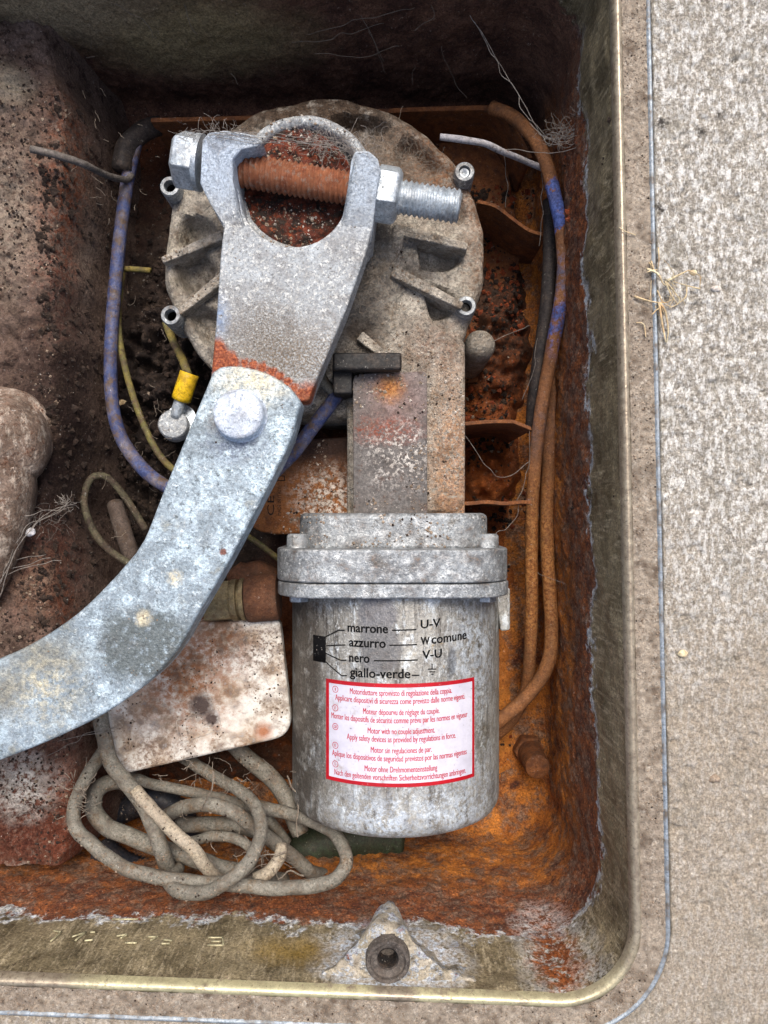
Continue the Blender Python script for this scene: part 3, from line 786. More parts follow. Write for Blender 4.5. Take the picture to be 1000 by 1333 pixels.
ins = lathe([(9.6, -16), (9.4, -5.2), (8.9, -4.4), (7.6, -4.6), (7.2, -5.8), (5.6, -6.6), (4.7, -7.0), (4.4, -7.8)], 40, (bc[0], yb + .6, 0), True, False)
build('threaded_insert', ins, M['steel_dark'], boss)
thr = [(4.4, -7.8)]
for k in range(12):
    thr += [(3.7, -8.3 - k * 1.1), (4.4, -8.9 - k * 1.1)]
build('screw_thread', lathe(thr, 32, (bc[0], yb + .6, 0), False, True), M['hole'], boss)
# stamped strokes on the near wall
M['stamp'] = plain('scratched_zinc', rgb((176, 170, 138)), .5, metal=.3)
strokes = [((66, 1228), (80, 1216)), ((80, 1216), (70, 1214)), ((94, 1222), (112, 1216)), ((112, 1216), (98, 1227)), ((110, 1227), (121, 1226)), ((118, 1216), (124, 1216)),
           ((152, 1221), (166, 1219)), ((157, 1224), (166, 1219)), ((163, 1230), (178, 1230)), ((192, 1222), (206, 1222)), ((196, 1227), (204, 1222)), ((213, 1226), (224, 1227)), ((210, 1231), (221, 1231)),
           ((271, 1223), (290, 1223)), ((290, 1223), (291, 1233)), ((275, 1228), (288, 1228)), ((270, 1233), (291, 1233)), ((146, 1199), (180, 1199))]
for a, b in strokes:
    q = []
    for (px, py) in (a, b):
        # depth on the wall where the sight line meets it
        z = -30.0
        for _ in range(20):
            X, Yw = wall_pt(px, z)
            z = CAMH - (-Yw) / ((py - 666.5) / 1000.0)
        X, Yw = wall_pt(px, z)
        q.append((X, Yw + .9, z))
    build('stamped_stroke', tube(q, .45, 6, 3), M['stamp'], wall, smooth=180)

# ------------------------------------------------------------------ mounting bracket under the gear housing
br = empty('mounting_bracket', (-30, 110, -160), 'rust brown sheet steel bracket under the gear housing', 'bracket')
build('base_plate', prism(rpoly([P(215, 160, -150)[:2], P(650, 150, -150)[:2], P(680, 330, -150)[:2], P(640, 500, -150)[:2], P(250, 480, -150)[:2]], 14), -158, -150), M['bracket'], br, bevel=.8)
build('rear_flange', prism(rpoly([P(196, 153, -112)[:2], P(330, 150, -112)[:2], P(540, 139, -112)[:2], P(640, 136, -112)[:2], P(664, 150, -112)[:2], P(694, 205, -112)[:2],
      P(688, 207, -112)[:2], P(658, 156, -112)[:2], P(636, 143, -112)[:2], P(540, 145, -112)[:2], P(330, 156, -112)[:2], P(196, 159, -112)[:2]], 5), -158, -112), M['bracket'], br, bevel=.5)
cf = catmull([P(622, 262, -104), P(645, 268, -104), P(668, 285, -106), P(690, 300, -108), P(712, 306, -110)], 3)
vv = []; ff = []
for i, p in enumerate(cf):
    t = np.array(cf[min(i + 1, len(cf) - 1)]) - np.array(cf[max(i - 1, 0)]); t /= np.linalg.norm(t); nn = np.array((-t[1], t[0]))
    for sgn in (1, -1):
        for zz in (p[2], -158): vv.append((p[0] + sgn * nn[0] * .9, p[1] + sgn * nn[1] * .9, zz))
for i in range(len(cf) - 1):
    a = i * 4; b = a + 4
    ff += [[a, b, b + 1, a + 1], [a + 2, a + 3, b + 3, b + 2], [a, a + 2, b + 2, b]]
ff += [[0, 1, 3, 2], [len(vv) - 4, len(vv) - 2, len(vv) - 1, len(vv) - 3]]
build('curved_flange', (vv, ff), M['bracket'], br)
for (ya, yb2, zt) in ((552, 556, -80), (654, 658, -76)):
    pts = []
    for k in range(13):
        px = 596 + (692 - 596) * k / 12
        dy = -4.0 * math.sin(math.pi * k / 12 * .8) if ya < 600 else 1.0 * math.sin(k)
        pts.append(P(px, ya + dy + (8 if ya < 600 and k > 9 else 0) * (k - 9) / 3, zt))
    up = [(p[0], p[1] + .8) for p in pts]; dn = [(p[0], p[1] - 1.2) for p in pts[::-1]]
    build('gusset', prism(up + dn, -158, zt), M['bracket'], br, bevel=.4)

# ------------------------------------------------------------------ gear motor
gm = empty('gear_motor', (6, 20, -160), 'corroded grey gear motor with a red bordered warning label', 'motor')
GC = (-31.0, 133.0)
prof = [(0.5, -64), (20, -64), (34, -65), (38, -70), (46, -73.5), (60, -76), (70, -77.5), (76, -78.5), (80, -79.5), (82.6, -81.5), (83.8, -85), (84, -92), (84, -120), (82, -150)]
pr_r = np.array([p[0] for p in prof[:9]]); pr_z = np.array([p[1] for p in prof[:9]])
rs = np.arange(.5, 80, 1.1)
v, f = lathe([(r, float(np.interp(r, pr_r, pr_z))) for r in rs] + prof[8:], 260, (GC[0], GC[1], 0), True, True)
topm = (v[:, 2] > -80)
pk = np.zeros(len(v))
for (ex, ey, rx, ry) in ((562, 333, 42, 20), (560, 395, 36, 22), (590, 268, 30, 22), (248, 352, 34, 26), (246, 300, 34, 20), (262, 425, 30, 26), (548, 200, 34, 30), (470, 160, 40, 18)):
    cx_, cy_, _ = P(ex, ey, -76)
    q = np.hypot((v[:, 0] - cx_) / (rx * .396), (v[:, 1] - cy_) / (ry * .396))
    pk = np.maximum(pk, 1 - sstep(.7, 1.1, q))
rad = np.hypot(v[:, 0] - GC[0], v[:, 1] - GC[1])
rim_keep = 1 - sstep(72, 79, rad)
v[:, 2] -= pk * 11 * topm * rim_keep
rough_ = fbm(v[:, 0] * .07, v[:, 1] * .07, 61, 3) * 3.2 + fbm(v[:, 0] * .3, v[:, 1] * .3, 62, 4, .6) * 1.5
v[:, 2] += rough_ * topm
a_ = np.arctan2(v[:, 1] - GC[1], v[:, 0] - GC[0])
wav = 1 + (fbm(a_ * 5, a_ * 0, 63, 3) * .03) * sstep(60, 80, rad)
v[:, 0] = GC[0] + (v[:, 0] - GC[0]) * wav; v[:, 1] = GC[1] + (v[:, 1] - GC[1]) * wav
build('gear_housing', (v, f), M['gear'], gm, smooth=50)
gh = [o for o in gm.children if o.name.startswith('gear_housing')][0]
# mottled skirt joining housing and neck
sk = rpoly([P(468, 300, -74)[:2], P(540, 300, -74)[:2], P(560, 420, -74)[:2], P(606, 440, -74)[:2], P(606, 668, -74)[:2], P(455, 668, -74)[:2], P(450, 505, -74)[:2], P(490, 470, -74)[:2], P(485, 445, -74)[:2], P(430, 452, -74)[:2], P(425, 420, -74)[:2]], 8)
build('housing_skirt', prism(sk, -120, -73.2), M['gear'], gm, bevel=3, seg=3)
for (a, b, w, zt) in (((515, 297), (610, 318), 5.6, -66.0), ((512, 352), (603, 396), 5.6, -65.5), ((519, 292), (514, 362), 6, -65.2), ((290, 305), (208, 336), 5.0, -68.5), ((292, 358), (228, 406), 5.0, -68.5), ((468, 436), (512, 470), 5.0, -68.0)):
    A = np.array(P(*a, zt)); B = np.array(P(*b, zt))
    d = (B - A)[:2]; L = np.linalg.norm(d); d /= L; nn = np.array((-d[1], d[0]))
    pl = [tuple(A[:2] + nn * w * .55), tuple(B[:2] + nn * w * .35), tuple(B[:2] - nn * w * .35), tuple(A[:2] - nn * w * .55)]
    v, f = prism(pl, -96, zt)
    v[[5, 6], 2] -= 3.0
    build('rib', (v, f), M['rib'], gh, bevel=.9, seg=2)
for (px, py, filled) in ((605, 223, True), (607, 398, False), (221, 242, False), (222, 410, False)):
    x_, y_, _z = P(px, py, -71)
    bo = build('screw_tower', lathe([(5.6, -98), (5.2, -72), (4.7, -71), (3.1, -71), (2.9, -72.0)] + ([(2.8, -74), (0.2, -74)] if filled else [(2.8, -76)]), 28, (x_, y_, 0), True, False), M['flange'], gm)
    if filled: build('screw', lathe([(2.8, -77), (2.8, -73.2), (2.3, -72.6), (1.0, -72.8), (.3, -73.4)], 20, (x_, y_, 0)), M['zinc'], bo)
    else: build('screw_hole', lathe([(2.85, -76), (2.85, -90), (.1, -90)], 20, (x_, y_, 0), False, True), M['hole'], bo)
x_, y_, _z = P(627, 446, -92)
build('mount_lug', lathe([(9, -150), (8.5, -100), (7, -94), (4.5, -91), (.5, -90)], 28, (x_, y_, 0)), M['gear'], gm, smooth=60)
# shaft collar and shaft
SC0 = P(384, 250, -52)
v, f = lathe([(28.8, -66), (28.8, -48.0), (30, -46.2), (32.0, -45.6), (34.2, -47.5), (35.2, -51), (35.5, -66)], 80, (SC0[0] + 5, SC0[1] + .5, 0), False, False)
v[:, 2] += fbm(v[:, 0] * .2, v[:, 1] * .2, 81, 3) * .9
build('shaft_collar', (v, f), M['lever'], gm, smooth=60)
nr = 40
prof = [(.2 + 28.0 * k / nr, 0) for k in range(nr + 1)]
v, f = lathe([(r * 1.03, -47.5 - (1.2 if r > 25 else 0)) for r, _ in prof] + [(29.2, -54), (29.2, -70)], 96, (SC0[0], SC0[1], 0), True, False)
rr = np.hypot(v[:, 0] - SC0[0], v[:, 1] - SC0[1])
v[:, 2] += (fbm(v[:, 0] * .18, v[:, 1] * .18, 83, 4, .6) * 3.2 - np.exp(-((v[:, 1] - SC0[1] - 3) / 9) ** 2) * 2.5) * sstep(29.5, 26.5, rr)
build('output_shaft', (v, f), M['shaft'], gm, smooth=180)
# neck
xa, ya, _ = P(452, 440, -75); xb, yb_, _ = P(605.5, 668, -75)
v = prism(rrect((xa + xb) / 2, (ya + yb_) / 2 - 4, (xb - xa) / 2, (ya - yb_) / 2 + 4, 4), -140, -75)
build('gear_neck', v, M['neck'], gm, bevel=1.2, seg=2)
v = prism(rpoly([P(459.5, 487, -62)[:2], P(556, 483, -62)[:2], P(556.5, 672, -62)[:2], P(460.5, 672, -62)[:2]], [4, 3, .5, .5]), -110, -62)
build('neck_cover', v, M['neck_plate'], gm, bevel=2.2, seg=3)
v = prism(rpoly([P(323, 604, -100)[:2], P(352, 574, -100)[:2], P(468, 568, -100)[:2], P(468, 690, -100)[:2], P(440, 694, -100)[:2], P(352, 696, -100)[:2], P(326, 688, -100)[:2]], [8, 8, 2, 2, 2, 10, 8]), -140, -100)
cover = build('terminal_cover', v, M['brown_cover'], gm, bevel=4, seg=4)
# black release lever
tz = -52
lev = build('release_lever', prism(rrect(*[(P(433, 470, tz)[0] + P(523, 470, tz)[0]) / 2, P(478, 470, tz)[1]], (P(523, 0, tz)[0] - P(433, 0, tz)[0]) / 2, 4.3, 1.6), -60, tz), M['black_plastic'], gm, bevel=1.4, seg=3)
build('lever_stem', prism(rpoly([P(433, 474, -62)[:2], P(459, 474, -62)[:2], P(459, 514, -62)[:2], P(434, 514, -62)[:2]], 1.5), -85, -59), M['black_plastic'], lev, bevel=1.0)
build('lever_post', prism(rpoly([P(450, 464, -66)[:2], P(515, 464, -66)[:2], P(515, 480, -66)[:2], P(450, 480, -66)[:2]], 1.5), -80, -58), M['black_plastic'], lev)

# adapter, flange, motor body: profiles in XZ swept along Y
MX, MZ, MR = 6.3, -100.0, 56.0
def ypris(poly, y0, y1):
    """poly of (x, z), extruded along y"""
    n_ = len(poly)
    v = [(p[0], y0, p[1]) for p in poly] + [(p[0], y1, p[1]) for p in poly]
    f = [list(range(n_)), list(range(n_, 2 * n_))[::-1]] + [[i, n_ + i, n_ + (i + 1) % n_, (i + 1) % n_] for i in range(n_)]
    return np.array(v, float), f
build('adapter_ring', ypris(rrect(MX - 1.5, -100, 47.5, 49, 20, 10), -0.5, -19), M['flange'], gm, bevel=3.0, seg=4)
fl = build('motor_flange', ypris(rrect(MX - 2.2, -98.5, 57, 61.5, 26, 12), -17.5, -33.2), M['flange'], gm, bevel=1.0, seg=3)
fl2 = build('end_shield', ypris(rrect(MX - 1.8, -98.5, 57.2, 61, 26, 12), -33.6, -40.5), M['flange'], gm, bevel=1.0, seg=3)
for sx in (-1, 1):
    for zz in (-62, -132):
        cx = MX - 2 + sx * 47.0
        M4 = frame_to((cx, -40.0, zz - 4), (0, -1, 0), .3)
        build('flange_bolt', xform(prism(ngon(5.2, 6), -2, 5.0), M4), M['zinc'], fl2, bevel=.5)
        M4 = frame_to((cx, -17.8, zz + 2), (0, 1, 0), .2)
        build('flange_stud', xform(lathe([(5.5, -1), (5.3, 6), (4.5, 7)], 24), M4), M['flange'], fl, smooth=40)
build('side_lug', prism(rpoly([(P(642, 0, -90)[0], -40), (P(662, 0, -90)[0], -40), (P(662, 0, -90)[0], -62), (P(650, 0, -90)[0], -63)], 1.5), -110, -84), M['motor'], gm, bevel=.8)
# motor can, lathe about Y
prof = [(50, -36), (MR - .6, -38)] + [(MR, y_) for y_ in np.linspace(-41, -150, 44)] + [(MR - .5, -152.5), (MR - 2.0, -155), (MR - 5, -156.6), (MR - 9, -157.2), (20, -157.4), (.5, -157.4)]
n_ = 144
v = []
for r, y_ in prof:
    for k in range(n_):
        a = 2 * math.pi * k / n_
        v.append((MX + r * math.sin(a), y_, MZ + r * math.cos(a)))
f = []
for i in range(len(prof) - 1):
    for k in range(n_):
        f.append([i * n_ + k, i * n_ + (k + 1) % n_, (i + 1) * n_ + (k + 1) % n_, (i + 1) * n_ + k])
f.append(list(range(n_)))
f.append(list(range((len(prof) - 1) * n_, len(prof) * n_)))
body = build('motor_can', (v, f), M['motor'], gm, smooth=50)

def on_can(px, py):
    """sight line -> (arc length from the top of the can, y)"""
    a = (px - 500) / 1000.0; b = -(py - 666.5) / 1000.0
    # x=a t, z=320-t
    A = a * a + 1; B = -2 * a * MX - 2 * (CAMH - MZ); Cc = MX * MX + (CAMH - MZ) ** 2 - MR * MR
    t = (-B - math.sqrt(B * B - 4 * A * Cc)) / (2 * A)
    return MR * math.asin((a * t - MX) / MR), b * t
def wrap(uv, lift=.15):
    uv = np.asarray(uv, float)
    a = uv[:, 0] / MR
    return np.column_stack([MX + (MR + lift) * np.sin(a), uv[:, 1], MZ + (MR + lift) * np.cos(a)])
def sheet(u0, u1, y0, y1, lift, nu=40, ny=2, th=.06):
    us = np.linspace(u0, u1, nu + 1)
    uv = [(u, y) for y in (y0, y1) for u in us]
    v = np.vstack([wrap(uv, lift), wrap(uv, lift - th)])
    k = nu + 1; o2 = 2 * k
    f = [[i, i + 1, k + i + 1, k + i] for i in range(nu)] + [[o2 + i, o2 + k + i, o2 + k + i + 1, o2 + i + 1] for i in range(nu)]
    f += [[i, o2 + i, o2 + i + 1, i + 1] for i in range(nu)] + [[k + i, k + i + 1, o2 + k + i + 1, o2 + k + i] for i in range(nu)]
    f += [[0, k, o2 + k, o2], [nu, o2 + nu, o2 + k + nu, k + nu]]
    return v, f
def text_geo(body_, bold=0.0):
    cu = bpy.data.curves.new('t', 'FONT'); cu.body = body_; cu.size = 1.0; cu.offset = bold
    cu.resolution_u = 3
    ob = bpy.data.objects.new('t', cu); COL.objects.link(ob)
    dg = bpy.context.evaluated_depsgraph_get()
    me = bpy.data.meshes.new_from_object(ob.evaluated_get(dg))
    v = np.array([p.co[:] for p in me.vertices]); f = [list(p.vertices) for p in me.polygons]
    bpy.data.objects.remove(ob); bpy.data.curves.remove(cu); bpy.data.meshes.remove(me)
    return v, f
def can_text(name, body_, u0, u1, ybase, size, mat, parent, lift, bold=0.0, slope=0.0):
    v, f = text_geo(body_, 0.0)
    x0, x1 = v[:, 0].min(), v[:, 0].max()
    sx = (u1 - u0) / (x1 - x0)
    uv = np.column_stack([u0 + (v[:, 0] - x0) * sx, ybase + v[:, 1] * size + (v[:, 0] - x0) * sx * slope])
    q = [(wrap(uv + np.array((dx, 0)), lift + k * .012), f) for k, dx in enumerate((-bold, 0, bold) if bold else (0,))] + ([(wrap(uv + np.array((0, dy)), lift + .04 + k * .012), f) for k, dy in enumerate((-bold * .7, bold * .7))] if bold > .1 else [])
    return build(name, join(*q), mat, parent, smooth=180)

# printed wiring diagram
diag = gm
def dtext(s, px0, px1, pyb, hpx, slope=0.0):
    u0, y0 = on_can(px0, pyb); u1, _ = on_can(px1, pyb)
    can_text('diagram_text', s, u0, u1, y0, hpx * .366 / .7, M['ink'], diag, .12, .17, slope)
dtext('marrone', 453, 505, 822, 12); dtext('azzurro', 455, 502, 841, 12); dtext('nero', 455, 481, 861, 12); dtext('giallo-verde', 456, 534, 880, 12)
dtext('U-V', 548, 573, 818, 11, .05); dtext('W', 548, 559, 839, 10, .0); dtext('comune', 562, 607, 838, 12, .05); dtext('V-U', 550, 575, 858, 11, .05)
def dline(pts, w=.6):
    uv = [on_can(*p) for p in pts]
    for (a, b) in zip(uv[:-1], uv[1:]):
        a = np.array(a); b = np.array(b); d = b - a; L = np.linalg.norm(d); d /= L; nn = np.array((-d[1], d[0])) * w / 2
        k = 6
        q = [a + d * L * i / k + nn for i in range(k + 1)] + [a + d * L * i / k - nn for i in range(k + 1)]
        f = [[i, i + 1, k + 2 + i, k + 1 + i] for i in range(k)]
        build('diagram_line', (wrap(q, .12), f), M['ink'], diag, smooth=180)
for l in ([(424, 829), (441, 820.5), (449, 820.5)], [(424, 840.5), (450, 839.5)], [(424, 850), (444, 859.5), (451, 859.5)], [(424, 861), (445, 879.5), (452, 879.5)],
          [(510, 820.5), (542, 819.5)], [(507, 840), (543, 839)], [(487, 860), (544, 859)], [(536, 879), (546, 879)]):
    dline(l)
for l in ([(562.5, 864), (562.5, 871)], [(557, 871), (568, 871)], [(559, 874.5), (566.5, 874.5)], [(561, 877.5), (564.5, 877.5)]):
    dline(l, .55)
u0, y0 = on_can(408, 826); u1, y1 = on_can(424.5, 863)
build('diagram_block', sheet(u0, u1, y1, y0, .14, 8), M['ink'], diag, smooth=180)

# warning label
u0, yt = on_can(425, 882); u1, yt2 = on_can(617, 882); _, yb1 = on_can(425, 1012); _, yb2_ = on_can(617, 1012)
yt = (yt + yt2) / 2; ybm = (yb1 + yb2_) / 2
lab = build('warning_label', sheet(u0, u1, ybm, yt, .20, 48), M['paper'], gm, smooth=60)
bw = 1.9
for (a, b, c_, d_) in ((u0, u1, yt - bw, yt), (u0, u1, ybm, ybm + bw * .95), (u0, u0 + bw, ybm + bw * .95, yt - bw), (u1 - bw * .8, u1, ybm + bw * .95, yt - bw)):
    build('label_border', sheet(a, b, c_, d_, .25, 40 if b - a > 10 else 3), M['red_ink'], lab, smooth=60)
rows = [('I', 'Motoriduttore sprovvisto di regolazione della coppia.', 'Applicare dispositivi di sicurezza come previsto dalle norme vigenti.', (456, 588), (437, 605)),
        ('F', 'Moteur d\u00e9pourvu de r\u00e9glage du couple.', 'Monter les dispositifs de s\u00e9curit\u00e9 comme pr\u00e9vu par les normes en vigueur', (473, 572), (432, 608)),
        ('GB', 'Motor with no couple adjustment.', 'Apply safety devices as provided by regulations in force.', (479, 566), (452, 593)),
        ('E', 'Motor sin regulaciones de par.', 'Aplique los dispositivos de seguridad previstos por las normas vigentes', (483, 562), (433, 607)),
        ('D', 'Motor ohne Drehmomenteinstellung', 'Nach den geltenden vorschriften Sicherheitsvorrichtungen anbringen.', (475, 569), (436, 606))]
H_ = (yt - ybm) - 2 * bw
for i, (code, a, b, xa_, xb_) in enumerate(rows):
    yr = yt - bw - H_ * (i + .02) / 5
    py_mid = 900 + i * 25
    ua, _ = on_can(xa_[0], py_mid); ub, _ = on_can(xa_[1], py_mid)
    can_text('label_text', a, ua, ub, yr - H_ * .083, 4.1, M['red_text'], lab, .27, .05)
    ua, _ = on_can(xb_[0], py_mid); ub, _ = on_can(xb_[1], py_mid)
    can_text('label_text', b, ua, ub, yr - H_ * .168, 4.1, M['red_text'], lab, .27, .05)
    uc, _ = on_can(437, py_mid); yc = yr - H_ * .055
    q = []; k = 20
    for rr_ in (1.75, 1.45):
        q += [(uc + rr_ * math.cos(2 * math.pi * t / k), yc + rr_ * .95 * math.sin(2 * math.pi * t / k)) for t in range(k)]
    build('label_circle', (wrap(q, .27), [[t, (t + 1) % k, k + (t + 1) % k, k + t] for t in range(k)]), M['red_text'], lab, smooth=180)
    wv = .45 if code == 'I' else (.8 if len(code) == 1 else 1.7)
    can_text('label_text', code, uc - wv / 2, uc + wv / 2, yc - .72, 2.1, M['red_text'], lab, .27, .04)

# print on the brown cover (reads bottom to top)
def flat_text(name, s, px, py0, py1, hpx, z, mat, parent):
    v, f = text_geo(s, .0)
    L = P(0, py1, z)[1] - P(0, py0, z)[1]
    x0, x1 = v[:, 0].min(), v[:, 0].max()
    k = L / (x1 - x0)
    w = hpx * (CAMH - z) / 1000 / .7
    X0, Y0, _ = P(px, py0, z)
    q = np.column_stack([X0 - v[:, 1] * w, Y0 + (v[:, 0] - x0) * k, np.full(len(v), z + .08)])
    build(name, (q, f), mat, parent, smooth=180)
M['ink_brown'] = plain('faded_ink', rgb((30, 20, 14)), .8)
flat_text('cover_text', 'CE', 357, 671, 645, 9, -100, M['ink_brown'], cover)
flat_text('cover_text', 'MADE IN ITALY', 366, 671, 634, 4.5, -100, M['ink_brown'], cover)
for (a, b, c_, d_) in ((361, 371, 619, 620.2), (361, 371, 625, 626.2), (361, 362.2, 620.2, 625), (369.8, 371, 620.2, 625)):
    A = P(a, d_, -100); B = P(b, c_, -100)
    build('cover_mark', box(A[0], B[0], A[1], B[1], -99.98, -99.9), M['ink_brown'], cover)

# ------------------------------------------------------------------ drive lever with clamp
zl = -30
dl = empty('drive_lever', P(360, 380, -48), 'galvanised fork ended lever clamped on the rusty shaft by a long bolt', 'lever')
out = []
out += [(266, 196), (262, 240), (272, 262), (291, 296), (287, 330), (281, 420), (274, 495), (300, 520), (345, 530), (402, 522), (408, 505), (450, 405), (478, 325), (492, 262), (494, 214), (486, 200)]
out += [(462, 200), (456, 222), (452, 252)]
cx, cy = 382, 252
for k in range(21):
    a = math.radians(2 + 176 * k / 20)
    out.append((cx + 70 * math.cos(a), cy + 69 * math.sin(a)))
out += [(307, 235), (304, 205), (300, 188), (280, 184)]
poly = [P(a, b, zl)[:2] for a, b in out]
build('arm_plate', prism(poly, -47, zl), M['lever'], dl, bevel=1.3, seg=3)
ear1 = [(263, 182), (271, 172), (292, 169), (330, 174), (343, 184), (334, 190), (314, 194), (304, 206), (304, 236), (309, 268), (316, 290), (303, 294), (290, 290), (272, 262), (260, 238)]
ear2 = [(457, 208), (462, 196), (481, 196), (492, 206), (496, 220), (490, 252), (484, 300), (474, 312), (444, 300), (440, 290), (449, 262), (454, 235)]
for e, zt in ((ear1, -21), (ear2, -21)):
    v, f = prism([P(a, b, zt)[:2] for a, b in e], -56, zt)
    n_ = len(e)
    for i in range(n_):
        if e[i][1] > 255: v[n_ + i, 2] -= (e[i][1] - 255) * .3
    build('clamp_ear', (v, f), M['lever'], dl, bevel=1.0, seg=2)
# clamp bolt
A = np.array(P(236, 208, -37)); B = np.array(P(601, 270, -37))
ax = (B - A) / np.linalg.norm(B - A)
def along(px): return A + ax * (((px - 500) * .357 - A[0]) / ax[0])
def thread(p0, p1, r, pitch, depth, n=28, wear=0):
    L = np.linalg.norm(p1 - p0); k = int(L / pitch * 6)
    v = []
    M4 = frame_to(p0, p1 - p0)
    for i in range(k + 1):
        z = L * i / k
        for j in range(n):
            a = 2 * math.pi * j / n
            ph = (z / pitch - j / n) % 1.0
            t = abs(ph * 2 - 1)
            rr = r - depth * (1 - t)
            if z > L - 1.6: rr -= (z - L + 1.6) * .6
            v.append((rr * math.cos(a), rr * math.sin(a), z))
    f = []
    for i in range(k):
        for j in range(n):
            f.append([i * n + j, i * n + (j + 1) % n, (i + 1) * n + (j + 1) % n, (i + 1) * n + j])
    f.append(list(range(n))[::-1]); f.append(list(range(k * n, (k + 1) * n)))
    return xform((np.array(v), f), M4)
cb = build('clamp_bolt', thread(along(300), along(470), 8.0, 2.5, 1.35), M['zinc_rusty'], dl, smooth=60)
build('bolt_end', thread(along(470), along(599), 8.0, 2.5, 1.35), M['zinc'], cb, smooth=60)
Mh = frame_to(along(229), ax, math.radians(4))
v, f = lathe([(10.5, 0), (12.4, 1.2), (13.2, 2.2), (13.2, 10.5)], 6); 
build('bolt_head', xform((v, f), Mh), M['zinc'], cb, bevel=.6)
build('washer', xform(lathe([(12.6, 10.3), (12.6, 12.6), (8, 12.6)], 40), Mh), M['zinc'], cb, smooth=40)
Mn = frame_to(along(490), ax, math.radians(4))
build('nut', xform(lathe([(13.4, 0), (13.4, 8.6), (12.6, 9.8), (10.6, 11.0)], 6), Mn), M['zinc'], cb, bevel=.6)

# ------------------------------------------------------------------ bent link arm
za = -14
la = empty('link_arm', P(240, 760, -31), 'thick bent galvanised arm sweeping from the lever pivot over the box side', 'arm')
left = catmull([(277, 484, 0), (262, 520, 0), (240, 573, 0), (213, 638, 0), (187, 703, 0), (165, 733, 0), (138, 763, 0), (100, 799, 0), (50, 833, 0), (0, 857, 0), (-110, 898, 0)], 14)
right = catmull([(-110, 1030, 0), (0, 990, 0), (70, 962, 0), (138, 928, 0), (196, 886, 0), (232, 846, 0), (258, 800, 0), (293, 740, 0), (324, 682, 0), (354, 624, 0), (379, 572, 0), (389, 535, 0)], 14)
top = catmull([(392, 524, 0), (378, 505, 0), (352, 488, 0), (325, 479, 0), (300, 476, 0), (286, 478, 0)], 8)
poly = [P(p[0], p[1], za)[:2] for p in list(left) + list(right) + list(top)]
build('arm_plate', prism(poly, -31, za), M['arm'], la, bevel=1.5, seg=3)
x_, y_, _ = P(310, 539, -8)
v, f = lathe([(12.0, -15), (11.6, -13.8), (11.1, -13.4), (10.9, -12.4), (10.6, -8.2), (10.0, -7.5), (8.8, -7.2), (.4, -7.0)], 40, (x_, y_, 0), True, True)
v[:, 2] += fbm(v[:, 0] * .35, v[:, 1] * .35, 91, 3) * .5
build('pivot_bolt', (v, f), M['bolt_white'], la, smooth=50)

# ------------------------------------------------------------------ pivot at the box side
kb = empty('hinge_pivot', P(-5, 600, -76), 'dusty round headed hinge pivot on the muddy shelf', 'pivot')
c0 = P(-8, 588, -54)
v, f = lathe([(.3, 10.5), (5, 10.3), (9, 9.8), (13, 8.8), (17, 6.8), (20.5, 3.6), (23, -1), (24.2, -6), (24.6, -12), (24.6, -20), (26, -21), (26, -26)], 64, (0, 0, 0))
M4 = Matrix.Translation(Vector(c0)) @ Matrix.Rotation(math.radians(24), 4, 'X') @ Matrix.Rotation(math.radians(14), 4, 'Y')
v, f = xform((v, f), M4)
v += np.column_stack([fbm(v[:, 0] * .16 + 9 * k, v[:, 1] * .16 + v[:, 2] * .1, 93 + k, 4, .6) for k in range(3)]) * .9
build('pivot_head', (v, f), M['knob'], kb, smooth=60)
v, f = tube([P(-8, 610, -60), P(-2, 645, -62), P(-8, 690, -64), P(-20, 740, -66), P(-40, 810, -70)], 15.5, 32, 2, .08, seed=4, taper=(1.25, .55))
build('pivot_stalk', (v, f), M['knob'], kb, smooth=60)
x_, y_, _ = P(37, 693, -62)
pg = build('plastic_plug', xform(lathe([(0.2, 0), (1.9, 0), (2.1, .5), (2.1, 3.6), (1.7, 4.2), (.2, 4.2)], 16), frame_to((x_ - 2, y_ - .5, -66.5), (1.0, .3, .9))), plain('white_nylon', rgb((206, 206, 210)), .5), smooth=50,
           label='tiny white plastic plug lying in the mud beside the hinge pivot', cat='plug')

# ------------------------------------------------------------------ white plastic plate
wl = empty('junction_lid', P(270, 910, -92), 'dirty white plastic junction box lid under the bent arm', 'lid')
poly = rpoly([P(172, 812, -84)[:2], P(364, 806, -84)[:2], P(381, 958, -84)[:2], P(146, 1012, -84)[:2], P(118, 930, -84)[:2]], [6, 4, 11, 8, 8], 7)
build('lid_plate', prism(poly, -93, -84), M['white_plastic'], wl, bevel=2.0, seg=4)
pr = rpoly([P(228, 938, -83)[:2], P(284, 922, -83)[:2], P(288, 950, -83)[:2], P(234, 968, -83)[:2]], 1.5, 3)
pin = [tuple(np.array(p) * .94 + np.array(np.mean(pr, 0)) * .06) for p in pr]
n_ = len(pr)
v = [(p[0], p[1], -84.3) for p in pr] + [(p[0], p[1], -83.3) for p in pr] + [(p[0], p[1], -83.3) for p in pin] + [(p[0], p[1], -84.3) for p in pin]
f = [[k * n_ + i, k * n_ + (i + 1) % n_, (k + 1) * n_ + (i + 1) % n_, (k + 1) * n_ + i] for k in range(3) for i in range(n_)]
build('lid_emblem_frame', (v, f), M['white_plastic'], wl, smooth=30)
build('lid_body', prism([tuple(np.array(p) * .6 + np.array(np.mean(poly, 0)) * .4) for p in poly], -158, -92), M['white_plastic'], wl)

